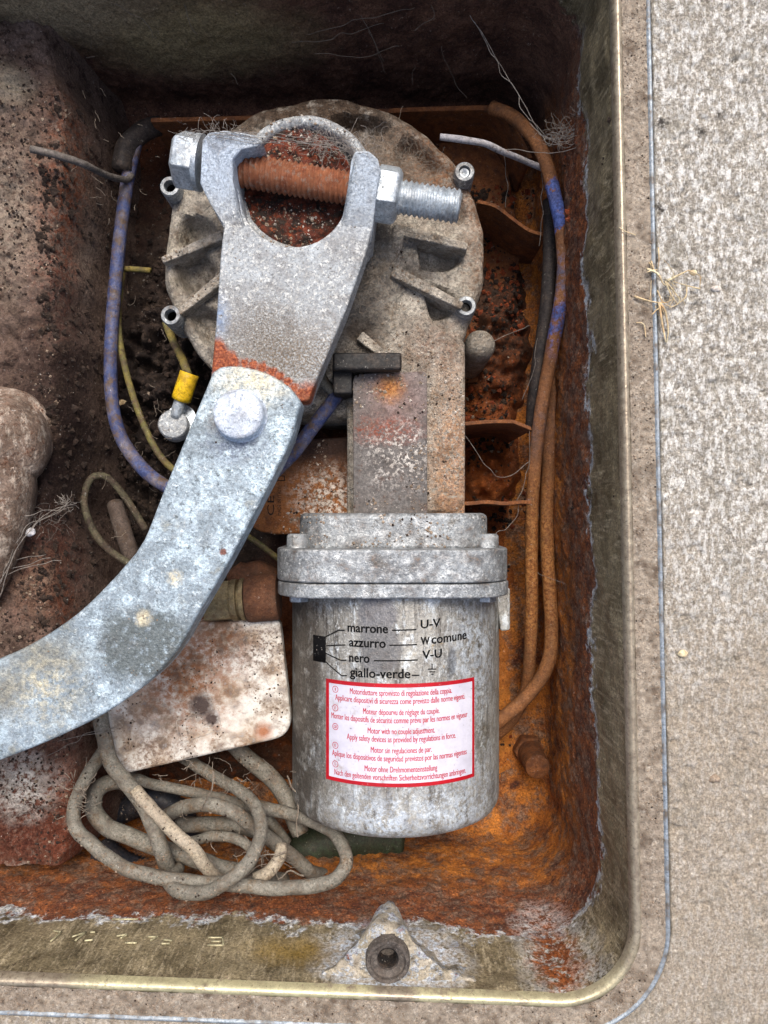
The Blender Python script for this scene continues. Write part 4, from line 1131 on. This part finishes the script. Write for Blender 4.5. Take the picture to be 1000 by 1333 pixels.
# cable gland beside it
cg = empty('cable_gland', P(320, 775, -100), 'rusty brass cable gland between bent arm and motor flange', 'cable gland')
gx = np.array(P(268, 784, -84)); gx2 = np.array(P(372, 776, -84))
gd = gx2 - gx
build('gland_nut', xform(prism(ngon(11.5, 6, .35), 0, 14), frame_to(gx, gd)), M['brass'], cg, bevel=.7)
build('gland_ring', xform(lathe([(10.6, 13.8), (11.0, 14.4), (11.0, 17.2), (9.2, 17.6), (9.2, 18.6), (11.2, 19), (11.2, 21.2), (10, 21.4)], 40), frame_to(gx, gd)), M['brass'], cg)
build('gland_body', xform(lathe([(10.2, 21.2), (12.0, 22), (12.4, 24), (12.4, 37), (11.6, 38.5), (6, 39)], 40), frame_to(gx, gd)), M['gland'], cg)
st = P(312, 800, -72)
v, f = lathe([(.3, 14), (5, 13), (9.5, 10), (12, 5), (12.8, 0), (11, -8)], 24)
v, f = xform((v * np.array([1.15, .8, .7]), f), Matrix.Translation(Vector(P(330, 754, -108))))
v += np.column_stack([fbm(v[:, 0] * .2, v[:, 1] * .2, k, 3) for k in (101, 102, 103)]) * 3
build('mud_clod', (v, f), M['gland'], smooth=60, label='brown clod of earth behind the rusty cable gland', cat='clod')

# ------------------------------------------------------------------ cables
def cable(name, label, cat, pts, r, mat, group=None, n=14, step=2.0, rough=.05, parent=None, **kw):
    pw = [P(*p) for p in pts]
    if name == 'coiled_cable':
        c = catmull(pw, 2.0); t = np.arange(len(c)) * .09 + 13.7 * len(bpy.data.objects)
        pw = c + np.column_stack([fbm(t, t * 0 + k, 401 + k, 3) for k in range(3)]) * np.array((2.2, 2.2, 1.2))
        kw['raw'] = True
    return build(name, tube(pw, r, n, step, rough, seed=len(bpy.data.objects), **kw), M[mat], parent, smooth=180, label=None if parent else label, cat=None if parent else cat, group=group)
cable('blue_conduit', 'dirty blue cable running down beside the muddy shelf and under the bent arm', 'cable',
      [(182, 168, -118), (170, 215, -116), (161, 270, -114), (152, 350, -112), (145, 440, -110), (145, 510, -108), (154, 560, -104), (175, 597, -98), (208, 628, -92), (262, 650, -86), (322, 640, -82), (375, 597, -78), (408, 555, -76), (440, 514, -74)], 3.7, 'cable_blue')
cable('cable_sleeve', 'mud crusted black sleeve where the blue cable leaves the box corner', 'sleeve',
      [(206, 163, -126), (186, 172, -120), (166, 192, -115), (160, 222, -113)], 5.6, 'cable_black', rough=.25)
cable('cable_tie', 'dusty dark cable tie tail sticking out over the muddy shelf', 'cable tie',
      [(40, 194, -62), (75, 202, -64), (110, 214, -72), (138, 228, -92), (164, 234, -110), (172, 228, -114)], 1.9, 'tie', n=6, rough=.15)
cable('rust_cable', 'rust coated blue cable running down the right hand inner wall', 'cable',
      [(640, 140, -106), (668, 152, -100), (695, 180, -92), (712, 215, -88), (722, 255, -86), (731, 300, -86), (734, 350, -88), (729, 400, -90), (716, 470, -96), (703, 545, -102), (695, 620, -109), (692, 690, -116), (692, 780, -122), (690, 850, -128), (684, 900, -136), (664, 940, -142), (630, 968, -148)], 3.7, 'cable_orange', rough=.1)
cable('black_cable', 'black cable tucked behind the rust coated cable', 'cable',
      [(716, 262, -108), (716, 330, -104), (712, 400, -104), (703, 460, -106), (696, 520, -110), (692, 560, -116)], 4.0, 'cable_black', rough=.1)
cable('wall_cable', 'rust orange cable curling from the wall to the motor underside', 'cable',
      [(728, 440, -112), (722, 520, -116), (715, 600, -120), (712, 690, -122), (715, 760, -120), (718, 820, -116), (714, 862, -114), (698, 892, -114), (674, 918, -116), (650, 938, -118), (625, 955, -122)], 4.0, 'cable_orange', rough=.1)
cable('cable_tie', 'pale dusty cable tie tail pointing over the gear housing edge', 'cable tie',
      [(573, 178, -62), (605, 182, -62), (632, 187, -66), (655, 198, -74), (680, 208, -84), (708, 220, -92)], 1.8, 'tie_pale', n=6, rough=.2)
ew = empty('earth_wire', P(225, 555, -112), 'yellow and green earth wire with crimp terminal bolted beside the arm', 'wire')
cable('wire', '', '', [(160, 350, -118), (154, 405, -116), (157, 450, -114), (170, 505, -112), (186, 550, -110), (203, 585, -108), (222, 608, -106), (250, 625, -104)], 1.9, 'cable_yg', parent=ew, n=10)
cable('wire', '', '', [(196, 352, -112), (170, 350, -115), (160, 350, -118)], 1.6, 'cable_yg', parent=ew, n=10)
cable('lead', '', '', [(216, 420, -104), (226, 445, -100), (238, 470, -96), (246, 490, -94)], 2.2, 'cable_yg', parent=ew, n=10, rough=.2)
cable('crimp_sleeve', '', '', [(247, 486, -94), (241, 504, -95), (236, 520, -97)], 5.2, 'yellow', parent=ew, n=18, rough=.02)
x_, y_, z_ = P(225, 553, -98)
build('terminal_ring', xform(lathe([(4.5, 0), (8, 0), (8, 1.6), (4.5, 1.6)], 28), frame_to((x_ + 3, y_ + 4, -105), (0.1, .1, 1))), M['zinc'], ew)
build('terminal_bolt', xform(lathe([(8.2, -6), (8.2, 3.2), (7.4, 4.4), (5, 5.0), (.3, 5.2)], 24), frame_to((x_, y_, -101), (0.1, .1, 1))), M['lever'], ew, smooth=40)
cable('barrel', '', '', [(236, 520, -97), (232, 532, -98), (229, 544, -99)], 3.4, 'zinc', parent=ew, n=14)
cable('green_wire', 'thin dull green wire looped in the soil beside the bent arm', 'wire',
      [(190, 690, -112), (165, 650, -112), (140, 622, -108), (120, 622, -104), (110, 645, -102), (113, 670, -100), (126, 698, -98), (145, 718, -98), (168, 733, -100), (200, 750, -104)], 2.0, 'cable_green', n=10)
cable('buried_hose', 'short grey hose half buried in soil beside the bent arm', 'hose',
      [(150, 655, -118), (160, 690, -112), (168, 715, -112), (178, 745, -116)], 4.8, 'hose_brown', rough=.2)
cable('thin_wire', 'thin ochre wire slanting under the arm to the motor flange', 'wire',
      [(310, 690, -100), (330, 703, -98), (348, 716, -98), (372, 735, -100)], 1.6, 'cable_yg', n=10)
cable('fuzzy_lead', 'frayed grey lead beside the black release lever', 'wire',
      [(445, 520, -76), (424, 500, -72), (418, 486, -70), (420, 474, -72), (430, 462, -78)], 2.6, 'cable_grey', n=10, rough=.25)
GR = 'grey cables coiled under the junction lid'
cable('coiled_cable', 'dusty grey cable whose wide oval loop lies lowest against the box wall', 'cable',
      [(166, 900, -100), (142, 960, -98), (128, 985, -88), (108, 1018, -76), (95, 1052, -66), (104, 1082, -60), (128, 1106, -56), (170, 1130, -53), (220, 1143, -52), (280, 1149, -52), (340, 1155, -51), (395, 1155, -51), (432, 1145, -53), (450, 1126, -58), (449, 1105, -64), (430, 1084, -72), (400, 1068, -80), (360, 1056, -88), (320, 1046, -96)], 3.4, 'cable_grey', GR, rough=.1)
cable('coiled_cable', 'grey cable whose small loop crosses in front of the wide oval loop', 'cable',
      [(195, 950, -110), (225, 975, -106), (256, 999, -101), (290, 1018, -94), (322, 1036, -82), (340, 1060, -68), (340, 1090, -56), (325, 1120, -46), (300, 1145, -42), (268, 1161, -42), (240, 1164, -44), (226, 1158, -48), (220, 1146, -58), (232, 1132, -72)], 3.3, 'cable_grey', GR, rough=.1)
cable('coiled_cable', 'thick grey cable curving round inside the wide oval loop', 'cable',
      [(178, 1018, -108), (148, 1018, -98), (126, 1030, -90), (122, 1052, -84), (140, 1074, -80), (175, 1090, -78), (215, 1105, -76), (255, 1118, -76), (295, 1132, -76), (330, 1142, -80), (370, 1146, -92)], 4.4, 'cable_grey', GR)
cable('coiled_cable', 'grey cable dropping from the junction lid corner across the loops', 'cable',
      [(128, 925, -82), (134, 955, -78), (148, 990, -74), (172, 1024, -68), (192, 1060, -62), (206, 1095, -60), (215, 1124, -64), (224, 1148, -76), (232, 1160, -92)], 4.0, 'cable_grey', GR)
cable('coiled_cable', 'pale mud speckled cable slanting across the loops', 'cable',
      [(176, 1026, -62), (205, 1058, -56), (232, 1086, -52), (256, 1112, -52), (278, 1136, -60), (296, 1152, -76)], 3.2, 'cable_pale', GR, rough=.12)
cable('coiled_cable', 'grey cable arching from the slanting pale cable to the motor', 'cable',
      [(205, 1075, -96), (222, 1058, -88), (252, 1049, -80), (290, 1053, -76), (322, 1068, -78), (350, 1088, -84), (378, 1112, -88), (402, 1130, -92), (430, 1142, -108)], 3.8, 'cable_grey', GR)
cable('coiled_cable', 'shaded grey cable lying below the arching cable', 'cable',
      [(232, 1070, -104), (270, 1072, -102), (315, 1080, -102), (360, 1086, -104)], 4.2, 'cable_grey', GR)
cable('coiled_cable', 'short pale cable end standing up beside the loops', 'cable',
      [(330, 1144, -60), (352, 1136, -62), (366, 1118, -66), (366, 1104, -70)], 3.2, 'cable_pale', GR, rough=.12)
cable('coiled_cable', 'grey cable running steeply down beside the motor end', 'cable',
      [(285, 940, -112), (305, 970, -112), (332, 998, -110), (358, 1022, -104), (378, 1050, -98), (392, 1085, -96)], 4.8, 'cable_grey', GR, rough=.08)
cable('coiled_cable', 'thin brown grey cable hugging the lid edge behind the loops', 'cable',
      [(150, 1005, -104), (190, 1020, -100), (240, 1030, -98), (300, 1042, -98), (345, 1066, -100), (372, 1100, -104)], 2.8, 'cable_grey', GR, rough=.15)
cable('coiled_cable', 'thin grey cable curling between the wide loop and the motor', 'cable',
      [(250, 1095, -84), (290, 1088, -80), (320, 1098, -76), (330, 1118, -74), (312, 1138, -74), (280, 1140, -80)], 2.6, 'cable_grey', GR, rough=.15)
cable('black_hose', 'black ribbed conduit lying under the cable loops', 'conduit',
      [(130, 1105, -112), (160, 1128, -108), (205, 1138, -108), (260, 1130, -116)], 8.0, 'corr_black', ridge=.07, step=1.3, rough=0)
cable('black_hose', 'black ribbed conduit curving up behind the slanting pale cable', 'conduit',
      [(150, 1060, -134), (200, 1040, -128), (228, 1052, -128), (255, 1090, -134)], 7.0, 'corr_black', ridge=.07, step=1.3, rough=0)
cable('green_hose', 'green ribbed conduit showing under the motor end', 'conduit',
      [(380, 1115, -128), (420, 1098, -128), (470, 1090, -132), (520, 1090, -138)], 12.0, 'corr_green', ridge=.09, step=3.2, rough=0)

# levelling stud in the floor
ls = empty('levelling_stud', P(690, 985, -160), 'rusty orange stud standing up from the box floor', 'stud')
pb = np.array(P(690, 975, -160)); pt = np.array(P(690, 993, -132))
pt = np.array((pb[0] - 1, pb[1], -130.0))
build('stud', xform(lathe([(7.6, -4), (7.6, 26), (7.0, 28.6), (5.6, 29.4), (.3, 29.6)], 36), frame_to(P(688, 975, -160), (0, -.06, 1))), M['bracket'], ls, smooth=45)
build('stud_collar', xform(lathe([(10, -4), (10, 5), (9, 6), (7.5, 6.2)], 6), frame_to(P(688, 975, -160), (0, -.06, 1))), M['bracket'], ls, bevel=.5)

# ------------------------------------------------------------------ loose dirt dropped on everything
bpy.context.view_layer.update()
DG = bpy.context.evaluated_depsgraph_get()
def drop(x, y):
    hit, loc, nrm, idx, ob, mt = SC.ray_cast(DG, Vector((x * MM, y * MM, .25)), Vector((0, 0, -1)))
    if not hit: return None
    return loc / MM, nrm, ob.name
OCT = np.array([(1, 0, 0), (-1, 0, 0), (0, 1, 0), (0, -1, 0), (0, 0, 1), (0, 0, -1)], float)
OF = [[0, 2, 4], [2, 1, 4], [1, 3, 4], [3, 0, 4], [2, 0, 5], [1, 2, 5], [3, 1, 5], [0, 3, 5]]
class Grains:
    def __init__(s): s.v = []; s.f = []
    def add(s, p, size):
        n = len(s.v) * 6
        q = OCT * RNG.uniform(.55, 1.25, (6, 1)) * np.array((1, 1, .75)) * size
        a = RNG.uniform(0, 6.28); c_, s2 = math.cos(a), math.sin(a)
        q = q @ np.array([[c_, -s2, 0], [s2, c_, 0], [0, 0, 1]])
        s.v.append(q + np.array(p) + np.array((0, 0, size * .35)))
        s.f.extend([[i + n for i in t] for t in OF])
    def make(s, name, mat, label, cat):
        if s.v: build(name, (np.vstack(s.v), s.f), mat, None, smooth=0 + 40, label=label, cat=cat, kind='stuff')
def scatter(count, region, sizes, accept, clump=.03, thr=-.1, seed=0, nz=.35):
    out = []
    xs = RNG.uniform(region[0], region[1], count); ys = RNG.uniform(region[2], region[3], count)
    keep = fbm(xs * clump, ys * clump, 200 + seed, 3) > thr
    for x, y in zip(xs[keep], ys[keep]):
        h = drop(x, y)
        if h is None or h[1].z < nz: continue
        if accept(h[2]): out.append((h[0], sizes[0] + (sizes[1] - sizes[0]) * RNG.random() ** 3))
    return out
base = lambda s: s.split('.')[0]
gs, gd_, grr, gw = Grains(), Grains(), Grains(), Grains()
for p, z in scatter(15000, (85, 126, -225, 225), (.14, .6), lambda s: base(s) == 'rim', .05, -.15, 1):
    (gs if RNG.random() < .93 else gd_).add(p, z)
for p, z in scatter(8000, (-170, 112, -222, -190), (.14, .6), lambda s: base(s) == 'rim', .05, -.25, 2):
    (gs if RNG.random() < .93 else gd_).add(p, z)
for p, z in scatter(9000, (-230, -145, -180, 245), (.25, 1.5), lambda s: base(s) == 'side_shelf', .03, -.25, 3):
    k = RNG.random(); (gd_ if k < .78 else gs).add(p, z * .8)
for p, z in scatter(9000, (-160, 100, -180, 240), (.3, 1.8), lambda s: base(s) in ('floor', 'base_plate'), .03, -.2, 4):
    k = RNG.random(); (gd_ if k < .6 or (p[0] < -40 and k < .93) else grr if k < .88 else gs).add(p, z)
for p, z in scatter(16000, (-125, 65, -20, 225), (.2, 1.0), lambda s: base(s) in ('gear_housing', 'gear_neck', 'housing_skirt', 'rib', 'neck_cover', 'terminal_cover', 'shaft_collar', 'output_shaft', 'adapter_ring'), .05, -.05, 5):
    k = RNG.random(); (gd_ if k < .14 else gs if k < .75 else gw).add(p, z)
for p, z in scatter(2200, (-200, 0, -130, 180), (.12, .55), lambda s: base(s) == 'arm_plate', .04, .05, 6):
    k = RNG.random(); (gd_ if k < .2 else gs).add(p, z)
for p, z in scatter(6000, (-165, 0, -185, -50), (.2, 1.0), lambda s: base(s) in ('coiled_cable', 'lid_plate', 'black_hose', 'gland_body', 'blue_conduit'), .05, -.1, 7):
    k = RNG.random(); (gd_ if k < .35 else gs).add(p, z * .8)
for p, z in scatter(6000, (112, 170, -220, 220), (.2, 1.1), lambda s: base(s) == 'concrete_paving', .05, .0, 8):
    k = RNG.random(); (gs if k < .6 else gw if k < .9 else gd_).add(p, z)
for p, z in scatter(7000, (-178, -70, -60, 215), (.4, 3.0), lambda s: base(s) in ('floor', 'side_shelf', 'base_plate'), .05, -.2, 9, .08):
    gd_.add(p, z)
for p, z in scatter(2500, (45, 100, -10, 200), (.5, 2.6), lambda s: base(s) in ('floor', 'base_plate', 'wall'), .05, -.1, 10, .1):
    (gd_ if RNG.random() < .6 else grr).add(p, z)
gs.make('sand_grains', M['grain_sand'], 'fine tan sand grains strewn on the rim and castings', 'sand')
gd_.make('soil_crumbs', M['grain_dark'], 'dark soil crumbs strewn over the box interior', 'soil')
grr.make('rust_flakes', M['grain_rust'], 'red brown rust flakes lying on the box floor', 'rust flakes')
gw.make('pale_grit', M['grain_white'], 'pale grit specks scattered among the dirt', 'grit')
# single pebbles one can pick out
for (px, py, r, lab, mt) in ((930, 1013, 2.0, 'tan pebble embedded low in the concrete paving', 'grain_sand'), (889, 851, 1.6, 'small cream pebble in the concrete beside the rim', 'straw'), (907, 1275 - 920, 0.1, '', 'straw'), (903, 355, 1.3, 'oval cream pebble near the dry grass tuft', 'straw'), (932, 376, 1.7, 'round cream pebble in the upper concrete paving', 'grain_white'), (106, 502, 2.4, 'ochre seed husk lying on the muddy shelf', 'straw')):
    if not lab: continue
    x_, y_, _ = P(px, py, 0 if px > 800 else -76)
    h = drop(x_, y_)
    z = h[0][2] if h else 0
    v, f = lathe([(.15, 1), (.55, .8), (.9, .4), (1, 0), (.8, -.5), (.3, -.8)], 12)
    v = v * r * np.array((1.3, .9, .7)); v += np.column_stack([fbm(v[:, 0] * .9 + px, v[:, 1] * .9, k, 2) for k in (1, 2, 3)]) * r * .4
    build('pebble' if px > 800 else 'seed_husk', (v + np.array((x_, y_, z + r * .2)), f), M[mt], smooth=60, label=lab, cat='pebble' if px > 800 else 'husk')

# ------------------------------------------------------------------ fibres and cobwebs
def strands(specs, r=.12, wob=1.2, n=4):
    parts = []
    for k, pts in enumerate(specs):
        c = catmull([P(*p) for p in pts], 1.6)
        t = np.linspace(0, 1, len(c))
        env = np.sin(np.pi * np.clip(t, 0, 1)) ** .5
        for ax_ in range(3):
            c[:, ax_] += vnoise(t * len(c) * .25 + 31 * k, t * 0 + 7 * ax_, 300 + k) * wob * env
        parts.append(tube(c, r, n, raw=True))
    return join(*parts)
def fluff(cx, cy, z, rx, ry, cnt, ln, r=.1, seed=0, curl=1.0):
    parts = []
    g = np.random.default_rng(seed)
    for k in range(cnt):
        p = np.array(P(cx + g.normal() * rx, cy + g.normal() * ry, z + g.normal() * 2.5))
        d = g.normal(size=3) * np.array((1, 1, .4)); d /= np.linalg.norm(d)
        pts = [p]
        for i in range(int(ln * g.uniform(.5, 1.4))):
            d = d + g.normal(size=3) * .35 * curl * np.array((1, 1, .5)); d /= np.linalg.norm(d)
            p = p + d * 1.2; pts.append(p)
        if len(pts) > 3: parts.append(tube(pts, r, 3, raw=True))
    return join(*parts)
WG = 'cobwebs'
build('cobweb', join(fluff(738, 174, -66, 16, 7, 90, 7, .09, 41), fluff(757, 150, -60, 4, 14, 40, 6, .08, 42), strands([[(612, 20, -60), (655, 92, -62), (688, 152, -66), (704, 176, -70)], [(618, 28, -60), (660, 98, -63), (690, 158, -66), (712, 180, -70)],
    [(704, 176, -70), (735, 176, -66), (757, 150, -60)], [(700, 172, -70), (728, 184, -66), (750, 180, -62), (764, 160, -58)], [(708, 182, -70), (730, 172, -66), (748, 166, -62), (762, 138, -58)],
    [(655, 195, -74), (700, 200, -70), (740, 196, -64), (764, 190, -58)], [(712, 178, -68), (738, 192, -66), (752, 178, -62), (757, 168, -60)], [(690, 160, -66), (716, 186, -68), (738, 178, -66), (760, 172, -60)],
    [(706, 178, -70), (722, 172, -66), (742, 174, -64), (764, 162, -58)], [(708, 180, -70), (728, 178, -66), (744, 168, -64), (758, 148, -58)]], .17, 3.0)), M['web'], label='grey cobweb bridging from the cable to the wall corner', cat='cobweb', group=WG)
build('cobweb', join(strands([[(285, 172, -20), (340, 172, -19), (400, 180, -22), (455, 196, -22)], [(270, 176, -20), (330, 178, -19), (390, 186, -22), (440, 188, -26)], [(290, 170, -20), (350, 176, -19), (420, 190, -22), (470, 200, -21)],
    [(246, 176, -22), (275, 170, -20), (320, 182, -20), (370, 188, -28)], [(300, 172, -20), (360, 184, -22), (430, 184, -26), (462, 198, -21)], [(280, 178, -20), (320, 186, -20), (350, 186, -24), (410, 176, -40)]], .13, 1.2),
    fluff(430, 184, -40, 22, 8, 110, 9, .09, 5), fluff(285, 174, -20.5, 22, 5, 70, 7, .06, 51), fluff(470, 205, -26, 10, 10, 60, 7, .08, 52), fluff(242, 180, -26, 8, 4, 30, 5, .07, 53)), M['web'], label='pale cobweb strands stretched across the fork opening', cat='cobweb', group=WG)
build('cobweb', join(strands([[(-10, 800, -60), (10, 745, -58), (30, 700, -60), (60, 668, -66), (100, 655, -74)], [(-10, 780, -60), (15, 730, -58), (38, 690, -60), (70, 668, -66), (96, 660, -74)], [(0, 760, -60), (30, 690, -60), (60, 672, -66), (92, 652, -72)],
     [(0, 745, -64), (35, 735, -68), (66, 726, -74)], [(4, 750, -64), (40, 736, -68), (80, 730, -76)], [(0, 740, -64), (30, 728, -68), (60, 722, -74)], [(0, 700, -58), (12, 680, -56), (40, 668, -60), (80, 664, -68)]], .17, 2.4), fluff(50, 678, -66, 22, 7, 40, 7, .07, 6), fluff(88, 656, -72, 5, 3, 40, 4, .08, 16)), M['web'],
     label='ragged grey cobweb hanging from the dusty hinge pivot', cat='cobweb', group=WG)
build('cobweb', strands([[(470, 20, -70), (490, 60, -80), (502, 95, -95)], [(480, 40, -72), (500, 80, -90)], [(540, 85, -85), (538, 110, -98)], [(575, 60, -80), (590, 105, -96), (608, 128, -104)], [(380, 55, -74), (430, 50, -76), (500, 30, -70)],
     [(410, 70, -76), (470, 75, -84), (520, 60, -80)], [(400, 45, -74), (455, 30, -70), (540, 10, -64)], [(310, 110, -96), (300, 95, -92)], [(240, 5, -62), (250, 30, -68), (258, 45, -72)], [(150, 5, -62), (190, 30, -66), (200, 50, -72)], [(560, 0, -62), (562, 22, -66), (540, 40, -72)]], .13, 2.5), M['web_brown'], label='thin dusty threads hanging down the dark far wall', cat='cobweb', group=WG, kind='stuff')
build('cobweb', strands([[(600, 560, -80), (650, 620, -90), (690, 600, -100)], [(690, 560, -100), (688, 610, -104), (672, 655, -90)], [(640, 700, -70), (668, 680, -82), (676, 655, -80)], [(700, 745, -116), (735, 760, -104)], [(640, 445, -90), (672, 430, -92), (690, 424, -96)],
     [(680, 520, -102), (694, 480, -100), (700, 440, -98)], [(656, 195, -78), (660, 240, -92), (658, 270, -100)], [(705, 222, -90), (706, 280, -98), (702, 320, -104)], [(75, 965, -74), (110, 955, -70), (150, 952, -72)], [(60, 985, -74), (110, 958, -70), (155, 946, -74)]], .14, 2.0), M['web'], label='fine web threads between the gussets and the wall cables', cat='cobweb', group=WG, kind='stuff')
build('fibre_tangle', join(fluff(478, 345, -60, 16, 34, 170, 12, .09, 7), fluff(470, 375, -56, 12, 14, 60, 16, .11, 9, 1.6), fluff(515, 220, -66, 26, 22, 200, 8, .09, 10), fluff(500, 300, -62, 10, 24, 120, 9, .08, 13), fluff(545, 300, -64, 30, 10, 90, 6, .08, 12),
      strands([[(418, 400, -50), (450, 385, -56), (490, 360, -58), (520, 330, -60)], [(425, 392, -50), (455, 370, -54), (470, 345, -56)]], .25, 2)), M['web_brown'],
      label='tangle of dusty fibres between the lever and the gear housing', cat='fibres', kind='stuff')
build('root_fibres', join(fluff(300, 1010, -80, 60, 14, 40, 8, .16, 21), fluff(350, 1120, -60, 30, 16, 30, 9, .16, 22), fluff(105, 1035, -62, 12, 16, 50, 5, .2, 23), fluff(210, 560, -100, 50, 60, 50, 7, .13, 24), fluff(120, 240, -80, 40, 90, 30, 5, .12, 25),
     strands([[(262, 1052, -70), (276, 1022, -66), (278, 1004, -68)], [(330, 1120, -60), (350, 1112, -58), (372, 1108, -60)], [(362, 1145, -56), (380, 1136, -56), (396, 1140, -58)], [(388, 1090, -70), (386, 1040, -78), (374, 1010, -86)]], .4, 2)), M['web_brown'],
      label='dry root fibres caught among the cables and soil', cat='fibres', kind='stuff')
# tuft of dry grass on the rim edge
tuft = [[(826, 386, 1.6), (845, 392, 2.4), (858, 394, 3)], [(858, 394, 3), (862, 420, 2.4), (867, 446, 1.2)], [(858, 394, 3), (866, 405, 3.2), (870, 430, 2), (868, 446, 1.0)], [(842, 350, 2.6), (856, 356, 4), (864, 370, 3.4), (872, 372, 2)],
        [(868, 366, 2.4), (884, 358, 4), (896, 352, 5)], [(896, 352, 5), (910, 358, 4), (912, 360, 3)], [(912, 360, 3), (911, 376, 2)], [(911, 376, 2), (895, 372, 2.5), (875, 366, 2.4)], [(868, 368, 2.4), (878, 380, 3), (885, 392, 2), (876, 399, 1.6), (864, 396, 2)],
        [(866, 366, 2.6), (874, 384, 3), (882, 396, 1.5)], [(856, 378, 2.4), (864, 394, 3), (878, 388, 2)], [(848, 340, 2), (852, 352, 3.5), (862, 366, 3.5)], [(894, 372, 2), (893, 386, 2), (882, 396, 1.2)], [(857, 322, 1.4), (858, 338, 2), (857, 348, 2.6)]]
ttp = join(*[tube([P(*q) for q in s], .5 if i < 5 else .3, 6, 1.2, .4, seed=i, taper=(1.2, .5)) for i, s in enumerate(tuft)],
           fluff(853, 354, 2.4, 4, 4, 16, 3, .3, 31, .4), fluff(857, 394, 2.2, 3, 3, 12, 3, .3, 32, .4), fluff(872, 385, 1.6, 9, 10, 10, 7, .14, 33, .5))
build('dry_grass_tuft', ttp, M['straw'], smooth=180, label='small tuft of dry pale roots caught on the rim edge', cat='grass tuft')
hairs = [[(806, 296, 2.4), (816, 302, 2.6), (828, 306, 1.6)], [(828, 420, 1.4), (838, 422, 2), (841, 440, 1.4)], [(832, 430, 1.4), (840, 440, 1.8), (838, 448, 1.2)], [(820, 408, 1.4), (824, 407, 1.6)]]
for h, lb in zip(hairs[:2], ('short pale hair lying across the rim well above the dry root tuft', 'curled pale hair on the rim just below the dry root tuft')):
    build('straw_hair', tube([P(*q) for q in h], .22, 6, 1.0), M['straw'], smooth=180, label=lb, cat='hair', group='hairs on the rim')
